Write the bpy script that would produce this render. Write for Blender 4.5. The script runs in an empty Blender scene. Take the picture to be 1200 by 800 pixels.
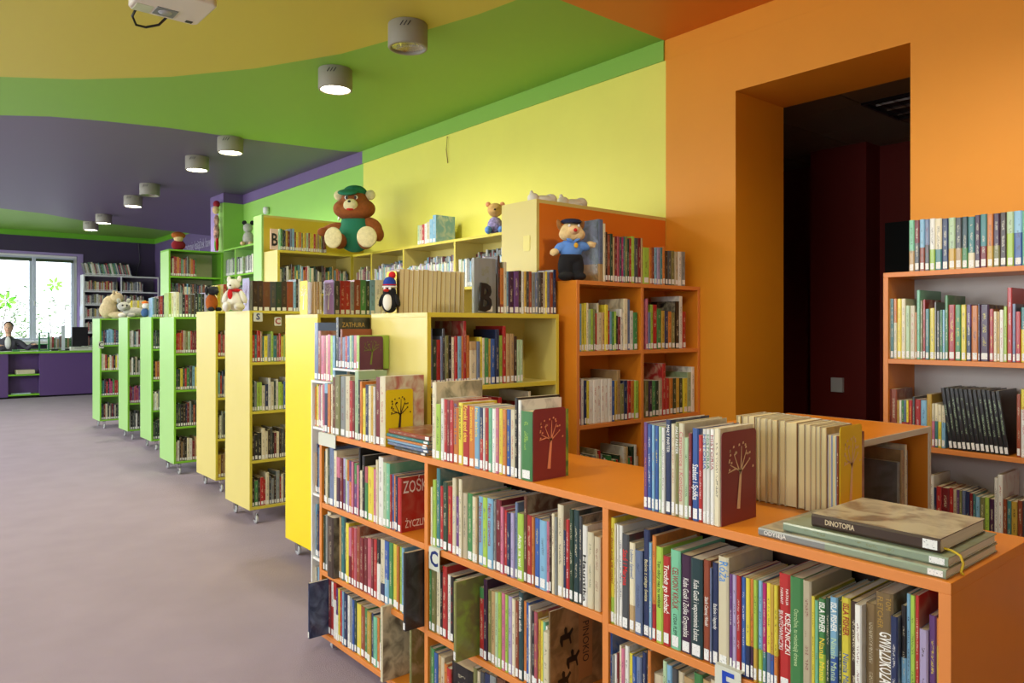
import bpy, math, random
from mathutils import Matrix, Vector
random.seed(7)
PI = math.pi
SC = bpy.context.scene
COL = SC.collection
# ------------------------------------------------------------ camera, light, exposure
F, H = 876.0, 1.55                                   # focal length in pixels of a 1200 px frame, eye height
TH = math.radians(40); SN, CS = math.sin(TH), math.cos(TH)
cam = bpy.data.objects.new('camera', bpy.data.cameras.new('camera')); COL.objects.link(cam)
cam.location = (0, 0, H); cam.rotation_euler = (PI/2, 0, -TH)
cam.data.sensor_width = 36; cam.data.lens = F/1200*36; cam.data.shift_y = -17/1200; cam.data.clip_start = .05
SC.camera = cam
W = bpy.data.worlds.new('daylight'); SC.world = W; W.use_nodes = True
bg = W.node_tree.nodes['Background']
bg.inputs[0].default_value = (.86, .93, 1, 1); bg.inputs[1].default_value = 3.4
SC.view_settings.view_transform = 'Standard'; SC.view_settings.look = 'None'
SC.view_settings.gamma = 1; SC.view_settings.use_curve_mapping = False
SC.view_settings.exposure = 0.0
LAMP_W = 84.0                                        # power of one lit ceiling lamp
DAY_W = 180.0                                        # daylight through one side window
try:
    SC.cycles.max_bounces = 7; SC.cycles.diffuse_bounces = 4; SC.cycles.glossy_bounces = 3
    SC.cycles.transparent_max_bounces = 12; SC.cycles.sample_clamp_indirect = 6
    SC.cycles.use_denoising = True; SC.cycles.caustics_reflective = False; SC.cycles.caustics_refractive = False
except Exception: pass
def daylight(loc, rot, sx, sy, p, c=(.93, .97, 1)):
    l = bpy.data.lights.new('window_daylight', 'AREA'); l.shape = 'RECTANGLE'; l.size = sx; l.size_y = sy
    l.energy = p; l.color = c
    o = bpy.data.objects.new('window_daylight', l); COL.objects.link(o); o.location = loc; o.rotation_euler = rot
LEFT_X = -2.8
SIDE_WINDOWS = [(-1.2, 1.4), (2.4, 5.0), (6.0, 8.6), (9.6, 12.2), (13.2, 15.8), (16.8, 19.6)]  # all out of view; the last one is added to brighten the far end
for a, b in SIDE_WINDOWS:
    daylight((LEFT_X-.55, (a+b)/2, 2.15), (0, -PI/2+.42, 0), 1.9, b-a, DAY_W*(.55+.085*(a+b)/2))

# ------------------------------------------------------------ pixel <-> room
def on_z(px, py, z):
    d = (z-H)*F/(383-py); r = (px-600)/F
    return (d*(SN+r*CS), d*(CS-r*SN))
def y_on_x(px, x):
    r = (px-600)/F; d = x/(SN+r*CS); return d*(CS-r*SN)
def x_on_y(px, y):
    r = (px-600)/F; d = y/(CS-r*SN); return d*(SN+r*CS)
def depth(x, y): return x*SN+y*CS
def z_at(py, x, y): return H+(383-py)/F*depth(x, y)
def proj(x, y, z):
    f = max(depth(x, y), .05); return 600+F*(x*CS-y*SN)/f, 383-(z-H)*F/f

# ------------------------------------------------------------ materials
def lin(c):
    return tuple((v/255/12.92 if v/255 <= .04045 else ((v/255+.055)/1.055)**2.4) for v in c)
MATS = {}
def mat(name, rgb, rough=.5, metal=0, bump=0, scale=200, var=0, coat=0, vscale=3, alpha=None):
    if name in MATS: return MATS[name]
    m = bpy.data.materials.new(name); m.use_nodes = True; MATS[name] = m
    nt = m.node_tree; b = nt.nodes['Principled BSDF']; c = lin(rgb)
    b.inputs['Base Color'].default_value = (*c, 1); b.inputs['Roughness'].default_value = rough
    b.inputs['Metallic'].default_value = metal
    if coat: b.inputs['Coat Weight'].default_value = coat
    if bump or var:
        tc = nt.nodes.new('ShaderNodeTexCoord')
    if var:
        n = nt.nodes.new('ShaderNodeTexNoise'); n.inputs['Scale'].default_value = vscale; n.inputs['Detail'].default_value = 5
        nt.links.new(tc.outputs['Object'], n.inputs['Vector'])
        r = nt.nodes.new('ShaderNodeValToRGB')
        r.color_ramp.elements[0].position = .3; r.color_ramp.elements[1].position = .7
        r.color_ramp.elements[0].color = (*[v*(1-var) for v in c], 1)
        r.color_ramp.elements[1].color = (*[min(1, v*(1+var)) for v in c], 1)
        nt.links.new(n.outputs['Fac'], r.inputs['Fac']); nt.links.new(r.outputs['Color'], b.inputs['Base Color'])
    if bump:
        n = nt.nodes.new('ShaderNodeTexNoise'); n.inputs['Scale'].default_value = scale; n.inputs['Detail'].default_value = 4
        nt.links.new(tc.outputs['Object'], n.inputs['Vector'])
        q = nt.nodes.new('ShaderNodeBump'); q.inputs['Strength'].default_value = bump; q.inputs['Distance'].default_value = .004
        nt.links.new(n.outputs['Fac'], q.inputs['Height']); nt.links.new(q.outputs['Normal'], b.inputs['Normal'])
    return m
def emit(name, rgb, s):
    m = bpy.data.materials.new(name); m.use_nodes = True; b = m.node_tree.nodes['Principled BSDF']
    b.inputs['Base Color'].default_value = (*lin(rgb), 1); b.inputs['Emission Color'].default_value = (*lin(rgb), 1)
    b.inputs['Emission Strength'].default_value = s; MATS[name] = m; return m
def glass(name, tint=(1, 1, 1), k=.08):
    m = bpy.data.materials.new(name); m.use_nodes = True; nt = m.node_tree; MATS[name] = m
    nt.nodes.remove(nt.nodes['Principled BSDF'])
    t = nt.nodes.new('ShaderNodeBsdfTransparent'); t.inputs[0].default_value = (*tint, 1)
    g = nt.nodes.new('ShaderNodeBsdfGlossy'); g.inputs['Roughness'].default_value = .05
    x = nt.nodes.new('ShaderNodeMixShader'); x.inputs[0].default_value = k
    nt.links.new(t.outputs[0], x.inputs[1]); nt.links.new(g.outputs[0], x.inputs[2])
    nt.links.new(x.outputs[0], nt.nodes['Material Output'].inputs[0]); return m
def fuzzy(name, rgb, var=.12):
    return mat(name, rgb, .95, bump=.9, scale=130, var=var, vscale=40)
M_or_wall = mat('orange wall paint', (224, 144, 22), .55, bump=.08, scale=160, var=.02)
M_ye_wall = mat('yellow wall paint', (228, 222, 98), .55, bump=.08, scale=160, var=.02)
M_gr_wall = mat('green wall paint', (148, 202, 88), .55, bump=.08, scale=160, var=.02)
M_pu_wall = mat('purple wall paint', (104, 84, 130), .55, bump=.08, scale=160)
M_dpu_wall = mat('dark purple wall paint', (62, 48, 76), .6, bump=.08, scale=160)
M_lilac_wall = mat('lilac paint', (158, 136, 190), .6)
M_white_wall = mat('white wall paint', (232, 230, 222), .6)
M_ye_ceil = mat('yellow ceiling paint', (200, 186, 74), .5, bump=.05)
M_gr_ceil = mat('green ceiling paint', (130, 178, 66), .5, bump=.05)
M_pu_ceil = mat('purple ceiling paint', (100, 88, 116), .45, bump=.05)
M_or_ceil = mat('orange ceiling paint', (214, 116, 22), .5, bump=.05)
M_maroon = mat('maroon wall paint', (120, 26, 12), .6)
M_carpet = mat('mauve grey carpet', (160, 144, 158), .95, bump=1, scale=420, var=.05, vscale=3)
M_orange = mat('orange laminate', (220, 132, 34), .34, bump=.05, scale=300, var=.03, vscale=6)
M_orange_e = mat('orange edge banding', (216, 132, 64), .4)
M_yellow = mat('pale yellow laminate', (216, 200, 116), .36, bump=.04, scale=300, var=.02)
M_yellow_e = mat('yellow edge banding', (210, 194, 66), .4)
M_byellow = mat('bright yellow laminate', (244, 214, 22), .34, bump=.03, scale=300)
M_green = mat('light green laminate', (158, 204, 120), .36, bump=.04, scale=300)
M_green_e = mat('lime green edge banding', (126, 192, 50), .4)
M_grn_dk = mat('green laminate', (106, 172, 46), .4)
M_purple_l = mat('purple laminate', (92, 66, 118), .4)
M_greyback = mat('grey back board', (196, 188, 182), .6)
M_cream_back = mat('cream back board', (216, 212, 176), .6)
M_white = mat('white plastic', (232, 232, 228), .35)
M_offwhite = mat('off white plastic', (206, 208, 192), .4)
M_black = mat('black plastic', (20, 20, 22), .4)
M_rubber = mat('dark rubber', (60, 60, 62), .6)
M_chrome = mat('chrome', (200, 200, 205), .2, 1)
M_clear = mat('clear grey caster plastic', (190, 192, 192), .15, coat=.5)
M_lamp = mat('grey lamp metal', (140, 136, 122), .55)
M_cr_ink = mat('cream ink', (226, 214, 160), .5)
M_navy_ink = mat('navy ink', (24, 44, 104), .4)
M_blue_ink = mat('blue ink', (24, 66, 176), .4)
M_red_ink = mat('red ink', (150, 30, 34), .4)
M_black_ink = mat('black ink', (22, 20, 20), .5)
M_white_ink = mat('white ink', (240, 238, 230), .5)
M_gold_ink = mat('gold ink', (176, 140, 62), .4)
M_glass = glass('window glass'); M_bulb = emit('lit lamp lens', (255, 246, 214), 30)
M_refl = mat('lamp reflector', (210, 206, 190), .15, .9)

# ------------------------------------------------------------ book surfaces (attributes carry the printed colours)
def book_material():
    m = bpy.data.materials.new('printed book cover'); m.use_nodes = True; nt = m.node_tree; N = nt.nodes; L = nt.links
    b = N['Principled BSDF']; b.inputs['Roughness'].default_value = .32; b.inputs['Coat Weight'].default_value = .25
    b.inputs['Coat Roughness'].default_value = .12
    def attr(n): a = N.new('ShaderNodeAttribute'); a.attribute_name = n; return a.outputs
    def math_(op, a, bb, c=None):
        q = N.new('ShaderNodeMath'); q.operation = op
        for i, v in enumerate((a, bb) if c is None else (a, bb, c)):
            if isinstance(v, (int, float)): q.inputs[i].default_value = v
            else: L.new(v, q.inputs[i])
        return q.outputs[0]
    col, ink, pos, uv = attr('col')[0], attr('ink')[0], attr('pos')[1], attr('uvx')[1]
    s = N.new('ShaderNodeSeparateXYZ'); L.new(uv, s.inputs[0])          # u across the spine, v up it, w: 1 spine / 0 board
    su, sv, sw = s.outputs
    mp = N.new('ShaderNodeMapping'); mp.inputs['Scale'].default_value = (330, 330, 520); L.new(pos, mp.inputs[0])
    n = N.new('ShaderNodeTexNoise'); n.inputs['Scale'].default_value = 1; n.inputs['Detail'].default_value = 1; L.new(mp.outputs[0], n.inputs['Vector'])
    t = math_('GREATER_THAN', n.outputs['Fac'], .53)
    inu = math_('COMPARE', su, .5, .17); inv = math_('COMPARE', sv, .56, .29)
    mp3 = N.new('ShaderNodeMapping'); mp3.inputs['Scale'].default_value = (30, 30, 34); L.new(pos, mp3.inputs[0])
    n3 = N.new('ShaderNodeTexNoise'); n3.inputs['Scale'].default_value = 1; n3.inputs['Detail'].default_value = 0; L.new(mp3.outputs[0], n3.inputs['Vector'])
    gap = math_('GREATER_THAN', n3.outputs['Fac'], .47)
    mask = math_('MULTIPLY', math_('MULTIPLY', math_('MULTIPLY', t, .8), gap), math_('MULTIPLY', math_('MULTIPLY', inu, inv), sw))
    mp2 = N.new('ShaderNodeMapping'); mp2.inputs['Scale'].default_value = (17, 17, 15); L.new(pos, mp2.inputs[0])
    n2 = N.new('ShaderNodeTexNoise'); n2.inputs['Scale'].default_value = 1; n2.inputs['Detail'].default_value = 4; n2.inputs['Distortion'].default_value = .8
    L.new(mp2.outputs[0], n2.inputs['Vector'])
    ramp = N.new('ShaderNodeMapRange'); ramp.inputs[1].default_value = .42; ramp.inputs[2].default_value = .66; L.new(n2.outputs['Fac'], ramp.inputs[0])
    inkA = [q for q in N if q.type == 'ATTRIBUTE' and q.attribute_name == 'ink'][0].outputs[3]
    art = math_('MULTIPLY', ramp.outputs[0], math_('MULTIPLY', math_('SUBTRACT', 1, sw), inkA))
    fac = math_('MAXIMUM', mask, art)
    mx = N.new('ShaderNodeMix'); mx.data_type = 'RGBA'
    L.new(fac, mx.inputs[0]); L.new(col, mx.inputs[6]); L.new(ink, mx.inputs[7]); L.new(mx.outputs[2], b.inputs['Base Color'])
    return m
def page_material():
    m = bpy.data.materials.new('paper page edges'); m.use_nodes = True; nt = m.node_tree; N = nt.nodes; L = nt.links
    b = N['Principled BSDF']; b.inputs['Roughness'].default_value = .85
    a = N.new('ShaderNodeAttribute'); a.attribute_name = 'col'
    p = N.new('ShaderNodeAttribute'); p.attribute_name = 'pos'
    mp = N.new('ShaderNodeMapping'); mp.inputs['Scale'].default_value = (1500, 6, 6); L.new(p.outputs[1], mp.inputs[0])
    n = N.new('ShaderNodeTexNoise'); n.inputs['Scale'].default_value = 1; L.new(mp.outputs[0], n.inputs['Vector'])
    r = N.new('ShaderNodeMapRange'); r.inputs[3].default_value = .72; r.inputs[4].default_value = 1.1; L.new(n.outputs['Fac'], r.inputs[0])
    v = N.new('ShaderNodeVectorMath'); v.operation = 'SCALE'; L.new(a.outputs[0], v.inputs[0]); L.new(r.outputs[0], v.inputs['Scale'])
    L.new(v.outputs[0], b.inputs['Base Color']); return m
def label_material():
    m = bpy.data.materials.new('printed white call label'); m.use_nodes = True; nt = m.node_tree; N = nt.nodes; L = nt.links
    b = N['Principled BSDF']; b.inputs['Roughness'].default_value = .4
    p = N.new('ShaderNodeAttribute'); p.attribute_name = 'pos'
    mp = N.new('ShaderNodeMapping'); mp.inputs['Scale'].default_value = (420, 60, 300); L.new(p.outputs[1], mp.inputs[0])
    n = N.new('ShaderNodeTexNoise'); n.inputs['Scale'].default_value = 1; n.inputs['Detail'].default_value = 1; L.new(mp.outputs[0], n.inputs['Vector'])
    r = N.new('ShaderNodeValToRGB'); r.color_ramp.elements[0].position = .62; r.color_ramp.elements[1].position = .70
    r.color_ramp.elements[0].color = (.80, .80, .77, 1); r.color_ramp.elements[1].color = (.30, .30, .32, 1)
    L.new(n.outputs['Fac'], r.inputs[0]); L.new(r.outputs[0], b.inputs['Base Color']); return m
M_COVER, M_PAGE, M_LABEL = book_material(), page_material(), label_material()

# ------------------------------------------------------------ mesh helpers
class MB:
    """collects simple solids; build() links them as one mesh object"""
    def __init__(s): s.v = []; s.f = []; s.mi = []; s.sm = []
    def add(s, vs, fs, mi=0, smooth=False):
        o = len(s.v); s.v += [tuple(v) for v in vs]; s.f += [tuple(i+o for i in f) for f in fs]
        s.mi += [mi]*len(fs); s.sm += [smooth]*len(fs); return s
    def box(s, x0, x1, y0, y1, z0, z1, mi=0):
        vs = [(x, y, z) for z in (z0, z1) for y in (y0, y1) for x in (x0, x1)]
        return s.add(vs, [(0, 2, 3, 1), (4, 5, 7, 6), (0, 1, 5, 4), (2, 6, 7, 3), (0, 4, 6, 2), (1, 3, 7, 5)], mi)
    def rbox(s, c, size, rot=(0, 0, 0), mi=0):
        R = Matrix.Translation(c) @ (Matrix.Rotation(rot[2], 4, 'Z') @ Matrix.Rotation(rot[1], 4, 'Y') @ Matrix.Rotation(rot[0], 4, 'X'))
        a, b, d = [k/2 for k in size]
        vs = [R @ Vector((x, y, z)) for z in (-d, d) for y in (-b, b) for x in (-a, a)]
        return s.add(vs, [(0, 2, 3, 1), (4, 5, 7, 6), (0, 1, 5, 4), (2, 6, 7, 3), (0, 4, 6, 2), (1, 3, 7, 5)], mi)
    def prism(s, pts, z0, z1, M=None, mi=0):           # outline in local XY, extruded along local Z
        n = len(pts); M = M or Matrix()
        vs = [M @ Vector((x, y, z0)) for x, y in pts]+[M @ Vector((x, y, z1)) for x, y in pts]
        return s.add(vs, [tuple(range(n-1, -1, -1)), tuple(range(n, 2*n))]+[(i, (i+1) % n, n+(i+1) % n, n+i) for i in range(n)], mi)
    def lathe(s, prof, n=24, c=(0, 0, 0), mi=0, M=None, smooth=True):   # prof [(r,z)]
        M = M or Matrix.Translation(c); vs = []; fs = []
        for r, z in prof:
            for k in range(n): vs.append(M @ Vector((r*math.cos(2*PI*k/n), r*math.sin(2*PI*k/n), z)))
        for j in range(len(prof)-1):
            for k in range(n): fs.append((j*n+k, j*n+(k+1) % n, (j+1)*n+(k+1) % n, (j+1)*n+k))
        return s.add(vs, fs, mi, smooth)
    def ell(s, c, r, rot=(0, 0, 0), n=20, m=12, mi=0, p=1.0):
        R = Matrix.Translation(c) @ (Matrix.Rotation(rot[2], 4, 'Z') @ Matrix.Rotation(rot[1], 4, 'Y') @ Matrix.Rotation(rot[0], 4, 'X'))
        vs = []; fs = []
        for j in range(m+1):
            a = PI*j/m; rr = max(math.sin(a), 1e-3)**p; z = math.cos(a)
            for k in range(n): vs.append(R @ Vector((r[0]*rr*math.cos(2*PI*k/n), r[1]*rr*math.sin(2*PI*k/n), r[2]*z)))
        for j in range(m):
            for k in range(n): fs.append((j*n+k, (j+1)*n+k, (j+1)*n+(k+1) % n, j*n+(k+1) % n))
        return s.add(vs, fs, mi, True)
    def tube(s, pts, r, n=8, mi=0):
        vs = []; fs = []; P = [Vector(p) for p in pts]
        rr = r if isinstance(r, (list, tuple)) else [r]*len(P)
        for i, p in enumerate(P):
            t = (P[min(i+1, len(P)-1)]-P[max(i-1, 0)]).normalized(); q = t.to_track_quat('Z', 'Y')
            for k in range(n): vs.append(p+q @ Vector((rr[i]*math.cos(2*PI*k/n), rr[i]*math.sin(2*PI*k/n), 0)))
        for i in range(len(P)-1):
            for k in range(n): fs.append((i*n+k, i*n+(k+1) % n, (i+1)*n+(k+1) % n, (i+1)*n+k))
        fs.append(tuple(range(n-1, -1, -1))); fs.append(tuple((len(P)-1)*n+k for k in range(n)))
        return s.add(vs, fs, mi, True)
    def build(s, name, mats, parent=None, bevel=0):
        me = bpy.data.meshes.new(name); me.from_pydata(s.v, [], s.f)
        for m in (mats if isinstance(mats, (list, tuple)) else [mats]): me.materials.append(m)
        me.polygons.foreach_set('material_index', s.mi); me.polygons.foreach_set('use_smooth', s.sm)
        o = bpy.data.objects.new(name, me); COL.objects.link(o); o.parent = parent
        if bevel:
            b = o.modifiers.new('bevel', 'BEVEL'); b.width = bevel; b.segments = 2; b.limit_method = 'ANGLE'
        return o
def tag(o, label=None, cat=None, group=None, kind=None):
    if label: o['label'] = label
    if cat: o['category'] = cat
    if group: o['group'] = group
    if kind: o['kind'] = kind
    return o
def thing(name, label, cat, loc=(0, 0, 0), rz=0, group=None):
    o = bpy.data.objects.new(name, None); o.empty_display_size = .1; COL.objects.link(o)
    o.location = loc; o.rotation_euler = (0, 0, rz); return tag(o, label, cat, group)
def struct(o): o['kind'] = 'structure'; return o
def lettering(name, text, size, m, parent, M, ext=.0002, sx=1, align='CENTER', bold=0, shear=0):
    c = bpy.data.curves.new(name, 'FONT'); c.body = text; c.size = size; c.extrude = ext; c.align_x = align; c.align_y = 'CENTER'
    c.offset = bold; c.resolution_u = 2; c.shear = shear
    t = bpy.data.objects.new(name+'_curve', c); COL.objects.link(t)
    me = bpy.data.meshes.new_from_object(t.evaluated_get(bpy.context.evaluated_depsgraph_get()))
    bpy.data.objects.remove(t); bpy.data.curves.remove(c)
    me.transform(M @ Matrix.Diagonal((sx, 1, 1, 1))); me.materials.clear(); me.materials.append(m)
    o = bpy.data.objects.new(name, me); COL.objects.link(o); o.parent = parent; return o
def basis(X, Y, loc):
    X = Vector(X).normalized(); Y = Vector(Y).normalized(); Z = X.cross(Y)
    return Matrix.Translation(loc) @ Matrix((X, Y, Z)).transposed().to_4x4()

# ------------------------------------------------------------ the room
CZ, CZ2, COVE = 3.39, 3.9, 3.26
WX, WT = 3.84, .53                                   # right wall and its thickness
DY0, DY1, DZ = 1.547, 2.527, 2.94                    # doorway
FX, FY = 5.55, 21.5                                  # far right wall, far wall
FLZ = -.02
struct(MB().box(LEFT_X-.3, 8.2, -2.6, FY+.3, FLZ-.1, FLZ).build('floor', M_carpet))
w = MB()
for y0, y1, mi in ((-2.6, DY0, 0), (DY1, 3.04, 0), (3.04, 7.0, 1), (7.0, 10.94, 2)):
    w.box(WX, WX+WT, y0, y1, FLZ, CZ, mi)
w.box(WX, WX+WT, DY0, DY1, DZ, CZ, 0)
struct(w.build('wall_right', [M_or_wall, M_ye_wall, M_gr_wall]))
w = MB().box(3.565, WX, 10.41, 10.62, FLZ, CZ, 0).box(3.565, WX, 10.62, 10.94, FLZ, CZ, 1)
w.box(3.56, WX, 10.405, 10.62, COVE, CZ, 2).box(3.56, WX, 10.62, 10.94, COVE, CZ, 2)
struct(w.build('trim_1', [M_gr_wall, M_lilac_wall, M_pu_wall]))
w = MB().box(WX-.001, WX, -2.6, 3.05, COVE, CZ, 0).box(WX-.012, WX, 3.05, 7.0, COVE, CZ, 1).box(WX-.012, WX, 7.0, 10.41, COVE, CZ, 2)
struct(w.build('trim_2', [M_or_wall, M_gr_ceil, M_pu_wall]))
w = MB().box(FX, FX+.2, 10.94, FY, FLZ, CZ2).box(WX, FX, 10.74, 10.94, FLZ, CZ)
struct(w.build('wall_far_right', M_pu_wall))
struct(MB().box(FX-.012, FX, 12.0, FY-.01, CZ2-.13, CZ2).box(LEFT_X, FX-.012, FY-.012, FY, CZ2-.13, CZ2).build('trim_3', M_grn_dk))
WX0, WX1, WZ0, WZ1 = .05, 3.72, 1.16, 3.33             # far window opening
w = MB().box(LEFT_X-.3, WX0, FY, FY+.3, FLZ, CZ2).box(WX1, FX+.2, FY, FY+.3, FLZ, CZ2)
w.box(WX0, WX1, FY, FY+.3, FLZ, WZ0).box(WX0, WX1, FY, FY+.3, WZ1, CZ2)
struct(w.build('wall_back', M_dpu_wall))
struct(MB().box(WX1, WX1+.13, FY-.015, FY, WZ0-.05, WZ1+.06).box(WX0, WX1, FY-.015, FY, WZ1, WZ1+.06).build('trim_4', M_lilac_wall))
struct(MB().box(LEFT_X-.3, WX+WT, -2.8, -2.6, FLZ, CZ).build('wall_front', M_white_wall))
w = MB(); ys = [-2.6]
for a, b in SIDE_WINDOWS: ys += [a, b]
ys += [FY]
for i in range(0, len(ys), 2): w.box(LEFT_X-.3, LEFT_X, ys[i], ys[i+1], FLZ, CZ2)
for a, b in SIDE_WINDOWS: w.box(LEFT_X-.3, LEFT_X, a, b, FLZ, .95).box(LEFT_X-.3, LEFT_X, a, b, 2.95, CZ2)
struct(w.build('wall_left', M_white_wall))
# ceiling: painted in curved fields
def curve(pts, x):
    if x <= pts[0][0]: a, b = pts[0], pts[1]
    elif x >= pts[-1][0]: a, b = pts[-2], pts[-1]
    else:
        for a, b in zip(pts, pts[1:]):
            if a[0] <= x <= b[0]: break
    return a[1]+(b[1]-a[1])*(x-a[0])/(b[0]-a[0])
B1 = [(-2.8, 6.6), (-1, 7.0), (.2, 6.85)]+[on_z(px, py, CZ) for px, py in ((0, 90), (93, 93), (200, 90), (300, 80), (400, 63), (500, 35), (560, 17))]+[(2.75, 3.05)]
B2 = [(-2.8, 9.2), (-.5, 8.3)]+[on_z(px, py, CZ) for px, py in ((0, 135), (60, 136.5), (125, 142), (200, 150), (290, 163), (400, 177))]+[(3.9, 7.02)]
B3 = [(-2.8, 12.3)]+[on_z(px, py, CZ) for px, py in ((0, 244), (50, 250), (100, 259), (170, 267), (235, 274))]+[(5.6, 15.7)]
xs = sorted(set([LEFT_X+i*.14 for i in range(48)]+[2.75, 3.84]+[p[0] for p in B1+B2+B3]))
xs = [x for x in xs if LEFT_X <= x <= 3.84]
cb = MB()
def cquad(x0, x1, a0, a1, b0, b1, mi, z=CZ):
    cb.add([(x0, a0, z), (x1, a1, z), (x1, b1, z), (x0, b0, z)], [(3, 2, 1, 0)], mi)
for x0, x1 in zip(xs, xs[1:]):
    p0, p1 = (curve(B1, x0), curve(B1, x1)) if x1 <= 2.7501 else (3.05, 3.05)
    q0, q1, r0, r1 = curve(B2, x0), curve(B2, x1), curve(B3, x0), curve(B3, x1)
    cquad(x0, x1, -2.6, -2.6, p0, p1, 0 if x1 <= 2.7501 else 3)
    cquad(x0, x1, p0, p1, q0, q1, 1); cquad(x0, x1, q0, q1, r0, r1, 2)
cquad(3.84, FX, 10.94, 10.94, curve(B3, 3.84), curve(B3, FX), 2)
for a, b in zip(B3, B3[1:]):
    x0, x1 = max(a[0], LEFT_X), min(b[0], FX)
    cb.add([(x0, curve(B3, x0), CZ), (x1, curve(B3, x1), CZ), (x1, curve(B3, x1), CZ2), (x0, curve(B3, x0), CZ2)], [(0, 1, 2, 3)], 1)
cb.box(LEFT_X, FX, 10.0, FY, CZ2, CZ2+.1, 1)
cb.box(LEFT_X, 8.2, -2.6, 10.9, CZ+.08, CZ+.2, 1)
struct(cb.build('ceiling', [M_ye_ceil, M_gr_ceil, M_pu_ceil, M_or_ceil]))

# room beyond the doorway
RX = WX+WT
w = MB().box(6.75, 6.85, 3.33, 6, FLZ, 3.1).box(RX, 6.85, 5.6, 5.7, FLZ, 3.1).box(RX, 6.85, -1, -.9, FLZ, 3.1)
w.box(6.2, 6.85, 2.845, 3.33, FLZ, 3.08).box(6.45, 6.85, -1, 2.845, FLZ, 3.1)
struct(w.build('wall_side_room', M_maroon))
struct(MB().box(6.42, 6.449, 1.85, 2.79, FLZ, 2.42).box(6.41, 6.42, 1.95, 2.69, .1, 2.32).box(6.39, 6.41, 2.6, 2.65, 1.0, 1.12).build('door_1', mat('dark painted door', (20, 20, 16), .5)))
ceil_t = struct(MB().box(RX, 6.8, -1, 5.7, 3.1, 3.12).build('ceiling_side_room', mat('dark ceiling grid', (40, 36, 32), .7)))
M_tile = mat('grey ceiling tile', (150, 138, 116), .8, bump=.4, scale=90)
tm = None
for i in range(4):
    for j in range(9):
        if (i, j) in ((1, 3), (1, 4)): continue
        if tm is None:
            o = MB().box(0, .59, 0, .59, 0, .02).build('ceiling_tile', M_tile, ceil_t); tm = o.data
        else: o = bpy.data.objects.new('ceiling_tile', tm); COL.objects.link(o); o.parent = ceil_t
        o.location = (4.52+i*.6, -.61+j*.6, 3.078)
MB().box(RX, 4.51, -1, 5.6, 3.078, 3.098).build('ceiling_tile', M_tile, ceil_t)
g = thing('recessed_louvre_light', 'unlit chrome louvre light in the dark side room ceiling', 'ceiling light', (5.12, 1.195, 3.066))
MB().box(0, .59, 0, 1.19, .02, .034).build('housing', M_black, g)
fr = MB().box(0, .59, 0, .02, 0, .02).box(0, .59, 1.17, 1.19, 0, .02).box(0, .02, .02, 1.17, 0, .02).box(.57, .59, .02, 1.17, 0, .02)
fr.build('frame', M_black, g)
for k in range(3): MB().tube([(.12+k*.17, .05, .012), (.12+k*.17, 1.14, .012)], .008).build('tube', M_white, g)
for k in range(12): MB().box(.02, .57, .09+k*.09, .093+k*.09, -.008, .005).build('louvre', M_chrome, g)
for k in range(2): MB().box(.195+k*.19, .2+k*.19, .02, 1.17, -.010, .004).build('reflector_strip', M_chrome, g)
o = tag(MB().box(6.17, 6.199, 3.03, 3.13, 1.0, 1.12).build('power_socket', M_white), 'white wall socket in the dark side room', 'socket')

# windows
def window(name, M, w_, h_, n):
    root = bpy.data.objects.new(name, None); COL.objects.link(root); root.matrix_world = M; root['kind'] = 'structure'
    f = .05
    MB().box(0, w_, -.03, .03, 0, f).box(0, w_, -.03, .03, h_-f, h_).box(0, f, -.03, .03, f, h_-f).box(w_-f, w_, -.03, .03, f, h_-f).build('window_frame', M_white, root)
    sw = (w_-2*f)/n
    for k in range(n):
        x0 = f+k*sw; g_ = .07
        s = MB().box(x0+.004, x0+sw-.004, -.045, .02, f+.004, f+g_).box(x0+.004, x0+sw-.004, -.045, .02, h_-f-g_, h_-f-.004)
        s.box(x0+.004, x0+g_, -.045, .02, f+g_, h_-f-g_).box(x0+sw-g_, x0+sw-.004, -.045, .02, f+g_, h_-f-g_)
        so = s.build('sash', mat('grey white window plastic', (200, 206, 222), .35), root)
        MB().box(x0+g_, x0+sw-g_, -.006, .004, f+g_, h_-f-g_).build('pane', M_glass, so)
        MB().box(x0+g_-.05, x0+g_-.025, -.075, -.045, h_*.42, h_*.42+.12).build('handle', M_white, so)
    return root
fw = window('window_1', Matrix.Translation((WX0, FY+.12, WZ0)), WX1-WX0, WZ1-WZ0, 4)
for k in range(4): MB().box(.12+k*.89, .92+k*.89, -.08, -.055, WZ1-WZ0-.17, WZ1-WZ0-.10).build('blind_roll', mat('dark green blind fabric', (70, 84, 60), .8), fw)
struct(MB().box(WX0, WX1, FY-.16, FY+.1, WZ0-.04, WZ0).build('window_sill', M_white)); 
for i, (a, b) in enumerate(SIDE_WINDOWS):
    window('window_%d' % (i+2), Matrix.Translation((LEFT_X-.12, a, .95)) @ Matrix.Rotation(PI/2, 4, 'Z') @ Matrix.Rotation(0, 4, 'X'), b-a, 2.0, 3)  # the last of these is the added far-end window
M_leaf = glass('green leaf sticker', (.5, .92, .3), .02)
def leaf_sticker(x, z, lab, s):
    o = MB()
    for a in (20, 75, 130, 190, 240, 300, 345):
        A = math.radians(a); M = Matrix.Translation((x+math.cos(A)*s*.8, FY+.105, z+math.sin(A)*s*.8)) @ Matrix.Rotation(PI/2, 4, 'X') @ Matrix.Rotation(A, 4, 'Z')
        o.prism([(-s*.6, 0), (-s*.2, s*.26), (s*.3, s*.2), (s*.6, 0), (s*.3, -s*.2), (-s*.2, -s*.26)], 0, .002, M)
    o.tube([(x, FY+.107, z-s), (x+.1*s, FY+.107, z), (x-.1*s, FY+.107, z+s*.4)], .004)
    tag(o.build('leaf_sticker', M_leaf), lab, 'sticker')
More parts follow.
